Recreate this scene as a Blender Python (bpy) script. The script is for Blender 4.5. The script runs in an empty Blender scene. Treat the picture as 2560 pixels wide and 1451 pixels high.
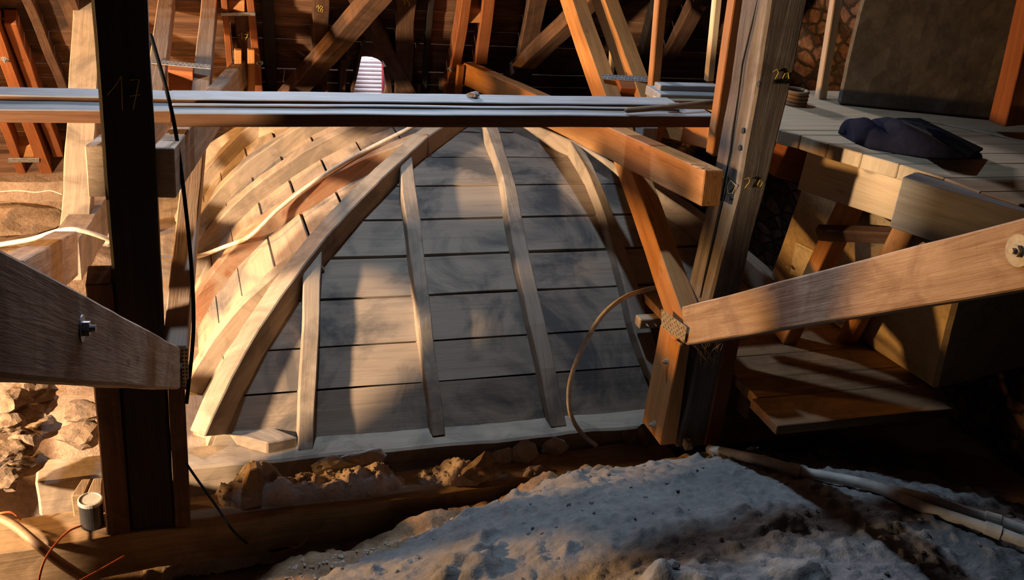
import bpy, bmesh, math, random
from mathutils import Vector, Matrix, noise
random.seed(7)
S = bpy.context.scene
COL = S.collection
V = Vector
# ---------------------------------------------------------------- camera
PPX, PPY, FPX = 1280.0, 725.5, 2540.0
CAM = V((0, 0, 3.0))
RX = V((0.94815535, -0.30266475, 0.09693032))      # camera right in the world
RD = V((-0.04366599, -0.42617183, -0.90358776))    # camera down in the world
RF = V((0.31479314, 0.85250901, -0.41729326))      # camera forward in the world
cd = bpy.data.cameras.new('camera'); cam = bpy.data.objects.new('camera', cd); COL.objects.link(cam)
cd.sensor_width = 36; cd.lens = 36 * FPX / 2560; cd.clip_start = 0.05; cd.clip_end = 100
m = Matrix.Identity(4)
for i in range(3):
    m[i][0] = RX[i]; m[i][1] = -RD[i]; m[i][2] = -RF[i]; m[i][3] = CAM[i]
cam.matrix_world = m
S.camera = cam
# ---------------------------------------------------------------- world, lights, exposure
S.view_settings.view_transform = 'Standard'
S.view_settings.look = 'None'
S.view_settings.exposure = 0.0
S.view_settings.gamma = 1.0
S.view_settings.use_curve_mapping = False
w = bpy.data.worlds.new('attic_gloom'); S.world = w; w.use_nodes = True
w.node_tree.nodes['Background'].inputs[0].default_value = (0.55, 0.62, 0.8, 1)
w.node_tree.nodes['Background'].inputs[1].default_value = 0.004
def area(name, loc, aim, size, energy, color, spread=math.pi, sy=None):
    l = bpy.data.lights.new(name, 'AREA'); l.energy = energy; l.color = color; l.spread = spread
    if sy: l.shape = 'RECTANGLE'; l.size = size; l.size_y = sy
    else: l.shape = 'DISK'; l.size = size
    o = bpy.data.objects.new(name, l); COL.objects.link(o); o.location = loc
    o.rotation_euler = (V(aim) - V(loc)).to_track_quat('-Z', 'Y').to_euler()
    return o
area('low_sun_window', (-4.5, 2.75, 1.62), (1.0, 4.5, 0.6), 0.34, 1450, (1.0, 0.71, 0.44))
area('roof_skylight', (0.7, 5.5, 5.9), (1.25, 4.3, 0.0), 0.16, 40, (0.56, 0.76, 1.0), math.radians(80))
area('orange_bounce_light', (-4.5, 6.1, 1.7), (1.0, 4.2, 0.1), 0.36, 580, (1.0, 0.52, 0.17))  # added lamp standing in for orange bounce off the lit floor at left
area('dormer_daylight', (0.85, 9.7, 3.6), (0.85, 8.5, 1.2), 0.9, 520, (0.95, 0.9, 1.0))
# ---------------------------------------------------------------- pixels of the photograph to points of the attic
def ray(x, y):
    return RX * ((x - PPX) / FPX) + RD * ((y - PPY) / FPX) + RF
def aY(x, y, Y):
    r = ray(x, y); return CAM + r * (Y / r.y)
def aX(x, y, X):
    r = ray(x, y); return CAM + r * (X / r.x)
def aZ(x, y, z):
    r = ray(x, y); return CAM + r * ((z - CAM.z) / r.z)
def aT(x, y, t):
    return CAM + ray(x, y) * t
def aP(x, y, p, n):
    r = ray(x, y); return CAM + r * ((p - CAM).dot(n) / r.dot(n))
# ---------------------------------------------------------------- materials
MATS = {}
def nodes(name):
    mt = bpy.data.materials.new(name); mt.use_nodes = True
    nt = mt.node_tree; b = nt.nodes['Principled BSDF']
    MATS[name] = mt
    return mt, nt, b
def N(nt, t, **kw):
    n = nt.nodes.new(t)
    for k, v in kw.items():
        if k in n.inputs: n.inputs[k].default_value = v
        else: setattr(n, k, v)
    return n
def ramp(nt, pts):
    r = nt.nodes.new('ShaderNodeValToRGB'); e = r.color_ramp.elements
    while len(e) < len(pts): e.new(0.5)
    for i, (p, c) in enumerate(pts):
        e[i].position = p; e[i].color = (c[0], c[1], c[2], 1)
    return r
def wood(name, dark, mid, light, gscale=26, stain=None, stain_amt=0.0, bump=0.25, rough=0.75, stain_scale=2.2, knots=0.0):
    mt, nt, b = nodes(name); L = nt.links.new
    uv = N(nt, 'ShaderNodeUVMap', uv_map='grain')
    mp = N(nt, 'ShaderNodeMapping'); mp.inputs['Scale'].default_value = (gscale * 0.05, gscale, gscale)
    L(uv.outputs[0], mp.inputs[0])
    n1 = N(nt, 'ShaderNodeTexNoise', Scale=1.0, Detail=6.0, Roughness=0.65, Distortion=0.6)
    L(mp.outputs[0], n1.inputs['Vector'])
    mp2 = N(nt, 'ShaderNodeMapping'); mp2.inputs['Scale'].default_value = (gscale * 0.25, gscale * 5, gscale * 5)
    L(uv.outputs[0], mp2.inputs[0])
    n2 = N(nt, 'ShaderNodeTexNoise', Scale=1.0, Detail=4.0, Roughness=0.7)
    L(mp2.outputs[0], n2.inputs['Vector'])
    mx = N(nt, 'ShaderNodeMix', data_type='FLOAT'); mx.inputs[0].default_value = 0.35
    L(n1.outputs[0], mx.inputs[2]); L(n2.outputs[0], mx.inputs[3])
    r = ramp(nt, [(0.33, dark), (0.5, mid), (0.68, light)])
    L(mx.outputs[0], r.inputs[0])
    col = r.outputs[0]
    tc = N(nt, 'ShaderNodeTexCoord')
    if stain:
        n3 = N(nt, 'ShaderNodeTexNoise', Scale=stain_scale, Detail=7.0, Roughness=0.62, Distortion=0.8)
        L(tc.outputs['Object'], n3.inputs['Vector'])
        r3 = ramp(nt, [(0.47, (0, 0, 0)), (0.62, (stain_amt,) * 3)])
        L(n3.outputs[0], r3.inputs[0])
        m3 = N(nt, 'ShaderNodeMix', data_type='RGBA'); m3.inputs[7].default_value = (*stain, 1)
        L(r3.outputs[0], m3.inputs[0]); L(col, m3.inputs[6]); col = m3.outputs[2]
    if knots:
        mk = N(nt, 'ShaderNodeMapping'); mk.inputs['Scale'].default_value = (3.2, 9, 9)
        L(uv.outputs[0], mk.inputs[0])
        vo = N(nt, 'ShaderNodeTexVoronoi', Scale=1.0); L(mk.outputs[0], vo.inputs['Vector'])
        rk = ramp(nt, [(0.06, (knots,) * 3), (0.13, (0, 0, 0))]); L(vo.outputs['Distance'], rk.inputs[0])
        m4 = N(nt, 'ShaderNodeMix', data_type='RGBA'); m4.inputs[7].default_value = (dark[0] * .5, dark[1] * .4, dark[2] * .35, 1)
        L(rk.outputs[0], m4.inputs[0]); L(col, m4.inputs[6]); col = m4.outputs[2]
    L(col, b.inputs['Base Color'])
    b.inputs['Roughness'].default_value = rough
    b.inputs['Specular IOR Level'].default_value = 0.25
    bp = N(nt, 'ShaderNodeBump', Strength=bump, Distance=0.01)
    L(mx.outputs[0], bp.inputs['Height']); L(bp.outputs[0], b.inputs['Normal'])
    return mt
def earth(name, c0, c1, c2, scale=5.0, bump=0.6, fine=60.0, dist=0.02):
    mt, nt, b = nodes(name); L = nt.links.new
    tc = N(nt, 'ShaderNodeTexCoord')
    n1 = N(nt, 'ShaderNodeTexNoise', Scale=scale, Detail=9.0, Roughness=0.68); L(tc.outputs['Object'], n1.inputs['Vector'])
    n2 = N(nt, 'ShaderNodeTexNoise', Scale=fine, Detail=5.0, Roughness=0.7); L(tc.outputs['Object'], n2.inputs['Vector'])
    mx = N(nt, 'ShaderNodeMix', data_type='FLOAT'); mx.inputs[0].default_value = 0.4
    L(n1.outputs[0], mx.inputs[2]); L(n2.outputs[0], mx.inputs[3])
    r = ramp(nt, [(0.34, c0), (0.5, c1), (0.66, c2)]); L(mx.outputs[0], r.inputs[0])
    L(r.outputs[0], b.inputs['Base Color']); b.inputs['Roughness'].default_value = 0.95
    b.inputs['Specular IOR Level'].default_value = 0.1
    bp = N(nt, 'ShaderNodeBump', Strength=bump, Distance=dist); L(mx.outputs[0], bp.inputs['Height']); L(bp.outputs[0], b.inputs['Normal'])
    return mt
def plain(name, c, rough=0.6, metal=0.0, var=0.12, scale=40):
    mt, nt, b = nodes(name); L = nt.links.new
    tc = N(nt, 'ShaderNodeTexCoord')
    n1 = N(nt, 'ShaderNodeTexNoise', Scale=scale, Detail=5.0); L(tc.outputs['Object'], n1.inputs['Vector'])
    r = ramp(nt, [(0.3, tuple(x * (1 - var * 2) for x in c)), (0.7, tuple(min(1, x * (1 + var)) for x in c))])
    L(n1.outputs[0], r.inputs[0]); L(r.outputs[0], b.inputs['Base Color'])
    b.inputs['Roughness'].default_value = rough; b.inputs['Metallic'].default_value = metal
    return mt
def rubble(name, scale, stones, joint, bump=0.9):
    mt, nt, b = nodes(name); L = nt.links.new
    tc = N(nt, 'ShaderNodeTexCoord')
    mp = N(nt, 'ShaderNodeMapping'); mp.inputs['Scale'].default_value = (scale, scale, scale * 1.8); L(tc.outputs['Object'], mp.inputs[0])
    nz = N(nt, 'ShaderNodeTexNoise', Scale=1.3, Detail=4.0); L(mp.outputs[0], nz.inputs['Vector'])
    ad = N(nt, 'ShaderNodeMix', data_type='VECTOR'); ad.inputs[0].default_value = 0.35
    L(mp.outputs[0], ad.inputs[4]); L(nz.outputs['Color'], ad.inputs[5])
    vo = N(nt, 'ShaderNodeTexVoronoi', Scale=1.0, feature='DISTANCE_TO_EDGE'); L(ad.outputs[1], vo.inputs['Vector'])
    vc = N(nt, 'ShaderNodeTexVoronoi', Scale=1.0); L(ad.outputs[1], vc.inputs['Vector'])
    r = ramp(nt, stones); L(vc.outputs['Color'], r.inputs[0])
    n2 = N(nt, 'ShaderNodeTexNoise', Scale=22.0, Detail=6.0); L(tc.outputs['Object'], n2.inputs['Vector'])
    r2 = ramp(nt, [(0.3, (0.45,) * 3), (0.7, (1.2,) * 3)]); L(n2.outputs[0], r2.inputs[0])
    mu = N(nt, 'ShaderNodeMix', data_type='RGBA', blend_type='MULTIPLY'); mu.inputs[0].default_value = 1.0
    L(r.outputs[0], mu.inputs[6]); L(r2.outputs[0], mu.inputs[7])
    re = ramp(nt, [(0.02, (1, 1, 1)), (0.09, (0, 0, 0))]); L(vo.outputs['Distance'], re.inputs[0])
    mj = N(nt, 'ShaderNodeMix', data_type='RGBA'); mj.inputs[7].default_value = (*joint, 1)
    L(re.outputs[0], mj.inputs[0]); L(mu.outputs[2], mj.inputs[6]); L(mj.outputs[2], b.inputs['Base Color'])
    b.inputs['Roughness'].default_value = 0.95
    rb = ramp(nt, [(0.0, (0, 0, 0)), (0.12, (1, 1, 1))]); L(vo.outputs['Distance'], rb.inputs[0])
    bp = N(nt, 'ShaderNodeBump', Strength=bump, Distance=0.04); L(rb.outputs[0], bp.inputs['Height']); L(bp.outputs[0], b.inputs['Normal'])
    return mt
wood('dusty_board', (0.22, 0.165, 0.125), (0.31, 0.24, 0.18), (0.36, 0.285, 0.215), 18, (0.055, 0.056, 0.06), 0.8, 0.16, 0.85, 1.9)
wood('dusty_rib', (0.24, 0.18, 0.13), (0.33, 0.255, 0.19), (0.39, 0.31, 0.23), 22, (0.08, 0.07, 0.06), 0.5, 0.3, 0.85, 3.5)
wood('reddish_rib', (0.16, 0.06, 0.03), (0.27, 0.13, 0.07), (0.33, 0.21, 0.14), 22, (0.32, 0.24, 0.17), 0.9, 0.3, 0.8, 3.0)
wood('new_timber', (0.28, 0.115, 0.032), (0.42, 0.19, 0.06), (0.50, 0.25, 0.09), 22, (0.30, 0.14, 0.06), 0.35, 0.28, 0.7, 4.0, 0.5)
wood('orange_timber', (0.15, 0.045, 0.014), (0.23, 0.075, 0.024), (0.30, 0.105, 0.037), 22, (0.2, 0.07, 0.025), 0.4, 0.25, 0.7, 4.0, 0.4)
wood('pale_plank', (0.33, 0.235, 0.145), (0.43, 0.325, 0.21), (0.51, 0.40, 0.27), 20, (0.36, 0.33, 0.24), 0.4, 0.18, 0.7, 3.0, 0.5)
wood('grey_plank', (0.20, 0.195, 0.19), (0.29, 0.285, 0.28), (0.38, 0.375, 0.37), 26, (0.24, 0.22, 0.2), 0.5, 0.25, 0.8, 4.0)
wood('rough_sawn', (0.26, 0.17, 0.11), (0.40, 0.29, 0.20), (0.50, 0.38, 0.28), 30, (0.2, 0.12, 0.08), 0.5, 0.6, 0.85, 5.0, 0.6)
wood('dark_oak', (0.008, 0.006, 0.005), (0.018, 0.012, 0.009), (0.032, 0.022, 0.016), 24, (0.012, 0.009, 0.008), 0.6, 0.5, 0.8, 3.0)
wood('grey_oak', (0.06, 0.05, 0.043), (0.135, 0.112, 0.095), (0.21, 0.18, 0.155), 26, (0.07, 0.05, 0.04), 0.6, 0.5, 0.8, 3.0)
wood('brown_oak', (0.045, 0.022, 0.012), (0.09, 0.045, 0.025), (0.14, 0.078, 0.045), 22, (0.03, 0.016, 0.01), 0.6, 0.5, 0.8, 3.0)
wood('roof_board', (0.05, 0.024, 0.013), (0.14, 0.07, 0.038), (0.30, 0.165, 0.095), 9, (0.022, 0.013, 0.009), 0.85, 0.4, 0.85, 1.6)
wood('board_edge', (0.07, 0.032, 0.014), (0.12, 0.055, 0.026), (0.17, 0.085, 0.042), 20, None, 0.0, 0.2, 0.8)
wood('landing_wood', (0.13, 0.065, 0.029), (0.22, 0.117, 0.055), (0.29, 0.165, 0.082), 16, (0.09, 0.05, 0.025), 0.6, 0.2, 0.7, 3.0)
wood('dusty_timber', (0.22, 0.145, 0.10), (0.31, 0.215, 0.155), (0.38, 0.28, 0.21), 24, (0.3, 0.17, 0.09), 0.4, 0.4, 0.8, 4.0, 0.5)
wood('dirty_beam', (0.15, 0.095, 0.053), (0.25, 0.165, 0.095), (0.33, 0.225, 0.135), 20, (0.12, 0.07, 0.04), 0.5, 0.5, 0.9, 4.0)
earth('mortar', (0.12, 0.115, 0.11), (0.22, 0.213, 0.205), (0.31, 0.30, 0.29), 3.0, 0.9, 26.0, 0.03)
earth('dirt', (0.14, 0.088, 0.05), (0.28, 0.185, 0.11), (0.40, 0.285, 0.185), 6.0, 1.0, 45.0, 0.03)
earth('dusty_floor', (0.16, 0.11, 0.08), (0.26, 0.19, 0.145), (0.36, 0.28, 0.22), 4.0, 0.9, 38.0, 0.03)
earth('pink_rubble', (0.30, 0.235, 0.20), (0.46, 0.38, 0.335), (0.58, 0.50, 0.45), 7.0, 1.0, 55.0, 0.03)
earth('stone', (0.10, 0.066, 0.045), (0.19, 0.134, 0.094), (0.27, 0.20, 0.145), 9.0, 0.8, 50.0, 0.02)
earth('grey_stone', (0.22, 0.19, 0.165), (0.36, 0.31, 0.275), (0.46, 0.41, 0.37), 9.0, 0.8, 50.0, 0.02)
earth('yellow_plaster', (0.23, 0.16, 0.08), (0.40, 0.295, 0.165), (0.49, 0.38, 0.23), 4.0, 0.25, 30.0, 0.006)
earth('grey_render', (0.10, 0.095, 0.09), (0.16, 0.155, 0.15), (0.24, 0.235, 0.235), 2.6, 0.3, 20.0, 0.01)
rubble('rubble_wall', 8.5, [(0.2, (0.06, 0.03, 0.022)), (0.5, (0.13, 0.06, 0.042)), (0.8, (0.19, 0.105, 0.075))], (0.035, 0.025, 0.02))
plain('zinc', (0.42, 0.44, 0.46), 0.45, 0.7, 0.2)
plain('rusty_zinc', (0.42, 0.36, 0.28), 0.55, 0.5, 0.25, 90)
plain('hole_black', (0.012, 0.011, 0.01), 0.9)
plain('black_rubber', (0.008, 0.008, 0.009), 0.85)
plain('tin_black', (0.02, 0.02, 0.022), 0.4)
plain('lid_grey', (0.36, 0.36, 0.34), 0.5, 0.2)
plain('white_hose', (0.62, 0.52, 0.40), 0.5)
plain('grey_hose', (0.52, 0.50, 0.48), 0.55)
plain('pipe_cream', (0.50, 0.46, 0.40), 0.6, 0.0, 0.2, 12)
plain('brown_hose', (0.22, 0.13, 0.07), 0.6)
plain('orange_cable', (0.45, 0.10, 0.03), 0.5)
plain('chalk', (0.42, 0.30, 0.05), 0.9)
plain('navy_cloth', (0.009, 0.010, 0.022), 0.95)
plain('black_cloth', (0.005, 0.005, 0.006), 0.9)
for k in ('navy_cloth', 'black_cloth', 'black_rubber'): MATS[k].node_tree.nodes['Principled BSDF'].inputs['Specular IOR Level'].default_value = 0.08
plain('white_slat', (0.82, 0.78, 0.80), 0.6, 0, 0.05)
plain('red_paint', (0.33, 0.03, 0.025), 0.6)
plain('cream_paint', (0.55, 0.47, 0.33), 0.5)
plain('cobweb', (0.35, 0.25, 0.15), 0.9)
plain('straw', (0.5, 0.33, 0.14), 0.8)
# ---------------------------------------------------------------- mesh building
class MB:
    def __init__(s):
        s.v = []; s.f = []; s.mi = []; s.cur = 0
    def add(s, vs, fs):
        o = len(s.v); s.v += [V(p) for p in vs]
        for f in fs: s.f.append([i + o for i in f]); s.mi.append(s.cur)
        return s
    def prism(s, poly, vec):
        n = len(poly); vec = V(vec)
        return s.add(list(poly) + [V(p) + vec for p in poly],
                     [list(range(n)), list(range(2 * n - 1, n - 1, -1))] + [[i, i + n, (i + 1) % n + n, (i + 1) % n] for i in range(n)])
    def loft(s, rings, caps=True):
        n = len(rings[0]); vs = [p for r in rings for p in r]; fs = []
        for k in range(len(rings) - 1):
            for i in range(n):
                a, b = k * n + i, k * n + (i + 1) % n
                fs.append([a, b, b + n, a + n])
        if caps:
            fs.append(list(range(n - 1, -1, -1))); o = (len(rings) - 1) * n
            fs.append([o + i for i in range(n)])
        return s.add(vs, fs)
    def box(s, lo, hi):
        (a, b, c), (d, e, f) = lo, hi
        return s.prism([V((a, b, c)), V((d, b, c)), V((d, e, c)), V((a, e, c))], (0, 0, f - c))
    def tube(s, pts, r, seg=8, caps=True):
        pts = [V(p) for p in pts]; rings = []
        rr = r if isinstance(r, (list, tuple)) else [r] * len(pts)
        up = None
        for i, p in enumerate(pts):
            t = (pts[min(i + 1, len(pts) - 1)] - pts[max(i - 1, 0)]).normalized()
            if up is None:
                up = V((0, 0, 1)) if abs(t.z) < 0.9 else V((1, 0, 0))
            a = t.cross(up).normalized(); bb = a.cross(t).normalized(); up = bb
            rings.append([p + (a * math.cos(2 * math.pi * k / seg) + bb * math.sin(2 * math.pi * k / seg)) * rr[i] for k in range(seg)])
        return s.loft(rings, caps)
    def build(s, name, mats, parent=None, axis=None, bevel=0.004, wob=0.0, smooth=False, cut=0.14, origin=None, wscale=3.0):
        if isinstance(mats, str): mats = [mats]
        bm = bmesh.new(); vs = [bm.verts.new(p) for p in s.v]
        for f, k in zip(s.f, s.mi):
            try:
                fc = bm.faces.new([vs[i] for i in f]); fc.material_index = k
            except ValueError: pass
        bmesh.ops.recalc_face_normals(bm, faces=bm.faces)
        if axis is None:
            e = max(bm.edges, key=lambda e: e.calc_length()); axis = e.verts[0].co - e.verts[1].co
        axis = V(axis).normalized()
        if bevel and not smooth:
            es = [e for e in bm.edges if len(e.link_faces) == 2 and e.calc_face_angle(0) > 0.6]
            bmesh.ops.bevel(bm, geom=es, offset=bevel, segments=1, affect='EDGES', clamp_overlap=True)
        if wob:
            for _ in range(7):
                es = [e for e in bm.edges if e.calc_length() > cut]
                if not es: break
                bmesh.ops.subdivide_edges(bm, edges=es, cuts=1, use_grid_fill=True)
            off = V((random.random() * 50, random.random() * 50, 0))
            for v in bm.verts:
                v.co += noise.noise_vector(v.co * wscale + off) * wob + noise.noise_vector(v.co * wscale * 4 + off) * wob * 0.3
        bm.normal_update()
        uvl = bm.loops.layers.uv.new('grain'); o1, o2 = random.random() * 40, random.random() * 40
        e1 = axis.orthogonal().normalized(); best = 0
        for f in bm.faces:
            n = f.normal
            if abs(n.dot(axis)) < .5:
                ar = f.calc_area()
                if ar > best: best = ar; e1 = (n - axis * n.dot(axis)).normalized()
        e2 = axis.cross(e1)
        for f in bm.faces:
            n = f.normal; na, n1, n2 = abs(n.dot(axis)), abs(n.dot(e1)), abs(n.dot(e2))
            for l in f.loops:
                p = l.vert.co
                if na > .8: l[uvl].uv = (p.dot(e1) * 5 + o1, p.dot(e2) * 1.5 + o2)
                elif n1 >= n2: l[uvl].uv = (p.dot(axis) + o1, p.dot(e2) + o2)
                else: l[uvl].uv = (p.dot(axis) + o1 + 7.3, p.dot(e1) + o2)
        if smooth:
            for f in bm.faces: f.smooth = True
        if parent is not None: org = V(parent['_o'])
        elif origin is not None: org = V(origin)
        else:
            zs = min(v.co.z for v in bm.verts); c = sum((v.co for v in bm.verts), V()) / len(bm.verts); org = V((c.x, c.y, zs))
        for v in bm.verts: v.co -= org
        me = bpy.data.meshes.new(name); bm.to_mesh(me); bm.free()
        for k in mats: me.materials.append(MATS[k])
        o = bpy.data.objects.new(name, me); COL.objects.link(o)
        if parent is not None:
            if parent.type == 'MESH': o.location = (0, 0, 0)
            o.parent = parent
        else: o.location = org
        o['_o'] = tuple(org)
        return o
def tag(o, label, cat, group=None, kind=None):
    o['label'] = label
    if cat: o['category'] = cat
    if group: o['group'] = group
    if kind: o['kind'] = kind
    return o
def struct(o, label=None):
    o['kind'] = 'structure'
    if label: o['label'] = label
    return o
def thing(name, label, cat, loc, group=None):
    o = bpy.data.objects.new(name, None); COL.objects.link(o); o.location = loc; o.empty_display_size = 0.1
    o['_o'] = tuple(loc)
    return tag(o, label, cat, group)
def edge_box(P0, P1, w, h, side=(1, 0, 0), up=None):
    """box whose reference edge runs P0-P1, w along side, h along -up"""
    P0, P1 = V(P0), V(P1); ax = (P1 - P0).normalized(); s = V(side); s = (s - ax * s.dot(ax)).normalized()
    u = s.cross(ax).normalized()
    if up is None:
        if u.z < 0: u = -u
    elif u.dot(V(up)) < 0: u = -u
    mb = MB(); mb.prism([P0, P0 + s * w, P0 + s * w - u * h, P0 - u * h], P1 - P0)
    mb.ax = ax; mb.s = s; mb.u = u
    return mb
def timber(name, label, cat, P0, P1, w, h, mat, side=(1, 0, 0), wob=0.0, group=None, up=None, bevel=0.005, cut=0.14):
    mb = edge_box(P0, P1, w, h, side, up)
    o = mb.build(name, mat, None, mb.ax, bevel, wob, cut=cut)
    return tag(o, label, cat, group)
def bolt(parent, p, n, r=0.022, mat='zinc', washer=0.034):
    n = V(n).normalized(); a = n.orthogonal().normalized(); b = n.cross(a)
    mb = MB()
    ring = lambda c, rr, k: [c + (a * math.cos(2 * math.pi * i / k) + b * math.sin(2 * math.pi * i / k)) * rr for i in range(k)]
    p = V(p)
    mb.loft([ring(p - n * 0.002, washer, 20), ring(p + n * 0.004, washer, 20)])
    mb.loft([ring(p + n * 0.004, r * .62, 6), ring(p + n * 0.018, r * .62, 6)])
    mb.loft([ring(p + n * 0.018, r * .3, 8), ring(p + n * 0.03, r * .3, 8)])
    return mb.build('bolt', mat, parent, n, bevel=0)
def chalk(parent, strokes, proj, n, r=0.0022, name='chalk_number'):
    mb = MB()
    for st in strokes:
        mb.tube([proj(x, y) + V(n) * 0.001 for x, y in st], r, 5)
    o = mb.build(name, 'chalk', parent, (0, 0, 1), bevel=0)
    return o
def catmull(pts, k=6):
    pts = [V(p) for p in pts]; P = [pts[0] * 2 - pts[1]] + pts + [pts[-1] * 2 - pts[-2]]; out = []
    for i in range(1, len(P) - 2):
        for j in range(k):
            t = j / k
            out.append(0.5 * ((2 * P[i]) + (P[i + 1] - P[i - 1]) * t + (2 * P[i - 1] - 5 * P[i] + 4 * P[i + 1] - P[i + 2]) * t * t + (3 * P[i] - P[i - 1] - 3 * P[i + 1] + P[i + 2]) * t ** 3))
    out.append(pts[-1]); return out
def cable(name, label, cat, pts, r, mat, seg=8, k=8):
    mb = MB(); mb.tube(catmull(pts, k), r, seg)
    return tag(mb.build(name, mat, None, (1, 0, 0), bevel=0, smooth=True), label, cat)
def fbm(x, y, s, o=4, seed=0.0):
    return noise.fractal(V((x * s + seed, y * s - seed, seed * .7)), 1.0, 2.1, o)
def stone_bm(c, rx, ry, rz, rot=0.0, rough=0.22, sub=3, flat=0.55):
    bm = bmesh.new(); bmesh.ops.create_icosphere(bm, subdivisions=sub, radius=1.0)
    sd = V((random.random() * 90, random.random() * 90, random.random() * 90)); mb = MB()
    cuts = [(V((random.uniform(-1, 1), random.uniform(-1, 1), random.uniform(-.6, 1))).normalized(), random.uniform(flat, .85)) for _ in range(7)]
    R = Matrix.Rotation(rot, 3, 'Z'); vs = []
    for v in bm.verts:
        p = v.co.copy()
        for n, d in cuts:
            e = p.dot(n) - d
            if e > 0: p -= n * e
        p *= 1 + noise.noise(p * 2.2 + sd) * rough + noise.noise(p * 7 + sd) * rough * .3
        vs.append(V(c) + R @ V((p.x * rx, p.y * ry, p.z * rz)))
    bm.verts.index_update()
    mb.add(vs, [[v.index for v in f.verts] for f in bm.faces]); bm.free()
    return mb
def stone(label, c, rx, ry, rz, mat='stone', rot=0.0, rough=0.22, name='stone', group=None):
    return tag(stone_bm(c, rx, ry, rz, rot, rough).build(name, mat, None, (0, 0, 1), bevel=0), label, 'stone', group)
# ================================================================ the setting
# --- back roof slope: boards on z = ZE + T*(YE - y)
ZE, YE, T46 = -0.16, 9.2, 1.035
RN = V((0, -T46, -1)).normalized()            # underside normal, towards the attic
RUP = V((0, -1, T46)).normalized()            # up the slope
def roof(x, y, off=0.0):
    return aP(x, y, V((0, YE, ZE)) + RN * off, RN)
def roof_pt(X, s, off=0.0):
    return V((X, YE, ZE)) + RUP * s + RN * off
HX0, HX1 = roof(872, 232).x - 0.01, roof(957, 232).x + 0.01        # dormer opening
def slope_s(p): return (p - V((0, YE, ZE))).dot(RUP)
HS0, HS1 = slope_s(roof(915, 300)), slope_s(roof(912, 136))
mb = MB(); s = 0.0; k = 0
while s < 3.4:
    wd = random.uniform(0.17, 0.235); off = random.uniform(0, 0.012)
    segs = [(-5.0, 5.6)]
    if s + wd > HS0 and s < HS1: segs = [(-5.0, HX0), (HX1, 5.6)]
    cutx = random.uniform(-2, 3.5)
    for a, b in segs:
        for c, d in ([(a, cutx - .004), (cutx, b)] if a + .3 < cutx < b - .3 else [(a, b)]):
            q = roof_pt(c, s, off)
            mb.prism([q, roof_pt(d, s, off + random.uniform(-.004, .004)), roof_pt(d, s + wd - 0.007, off), roof_pt(c, s + wd - 0.007, off)], -RN * 0.03)
    s += wd
struct(mb.build('roof_boarding', 'roof_board', None, (1, 0, 0), bevel=0, wob=0.006, cut=0.3), 'dark weathered boards lining the far roof slope')
# eave wall plate and masonry ledge
p = roof(600, 372); ey = p.y
struct(MB().box((-5, ey - 0.10, p.z - 0.26), (3.4, ey + 0.14, p.z - 0.012)).build('trim_eave', 'brown_oak', None, (1, 0, 0), wob=0.01))
lz = aY(600, 440, ey - 0.2).z
struct(MB().box((-5, ey - 0.30, -1.0), (3.4, ey + 0.1, lz)).build('wall_eave', 'dusty_floor', None, (1, 0, 0), wob=0.03, cut=0.2), 'dusty masonry ledge under the eave')
# right gable wall of red rubble, far dark lower wall
struct(MB().box((4.9, 2.0, -1.2), (5.4, 9.4, 4.4)).build('wall_right', 'rubble_wall', None, (0, 1, 0), bevel=0, wob=0.05, cut=0.16), 'reddish rubble gable wall')
struct(MB().box((-5.2, 4.9, -1.2), (-5.0, 9.6, 4.4)).build('wall_left', 'rubble_wall', None, (0, 1, 0), bevel=0))
# --- floor: dusty rubble fill over the vaults
def bumpf(x, y, c, rx, ry, h):
    d = ((x - c[0]) / rx) ** 2 + ((y - c[1]) / ry) ** 2
    return h * math.exp(-d)
def floor_z(x, y):
    z = -0.36 + fbm(x, y, 1.1, 5) * 0.05 + fbm(x, y, 5, 4, 3) * 0.016
    z += bumpf(x, y, (-0.85, 7.0), 1.1, .8, 0.36) + bumpf(x, y, (-1.3, 4.6), .35, .5, .45)
    z += bumpf(x, y, (-.35, 5.1), .5, .45, .27)
    if y < 3.95:
        z += bumpf(x, y, (1.0, 3.55), .55, .3, .26)
    if y > 8.2: z += min(.34, (y - 8.2) * .4)
    if y < 3.2: z -= min(.5, (3.2 - y) * .8) * (1 if x < .4 else .4)
    return z
def grid(x0, x1, y0, y1, st, fz, keep=None):
    nx, ny = int((x1 - x0) / st) + 1, int((y1 - y0) / st) + 1; idx = {}; vs = []; fs = []
    for j in range(ny):
        for i in range(nx):
            x, y = x0 + i * st, y0 + j * st
            if keep and not keep(x, y): continue
            idx[i, j] = len(vs); vs.append(V((x, y, fz(x, y))))
    for j in range(ny - 1):
        for i in range(nx - 1):
            q = [(i, j), (i + 1, j), (i + 1, j + 1), (i, j + 1)]
            if all(t in idx for t in q): fs.append([idx[t] for t in q])
    return MB().add(vs, fs)
struct(grid(-5, 5.2, 1.2, 9.6, 0.035, floor_z).build('floor', 'dusty_floor', None, (1, 0, 0), bevel=0, smooth=True), 'dusty rubble fill between the vaults')
def bank_z(x, y):
    sm = lambda a, b, t: max(0, min(1, (t - a) / (b - a))) ** .7
    r = .37 * sm(-.08, .25, x) * sm(2.5, 1.5, x) * math.exp(-((y - 4.13) / .13) ** 4)
    return -.38 + r * (.97 + .45 * fbm(x, y, 3.2, 3, 17)) + abs(fbm(x, y, 9, 5, 5)) * .05 + fbm(x, y, 30, 3, 5) * .012
struct(grid(-.2, 2.5, 3.96, 4.34, 0.011, bank_z).build('rubble_bank', 'pink_rubble', None, (1, 0, 0), bevel=0, smooth=True), 'pinkish bank of mortar rubble between dome and floor beam')
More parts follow.
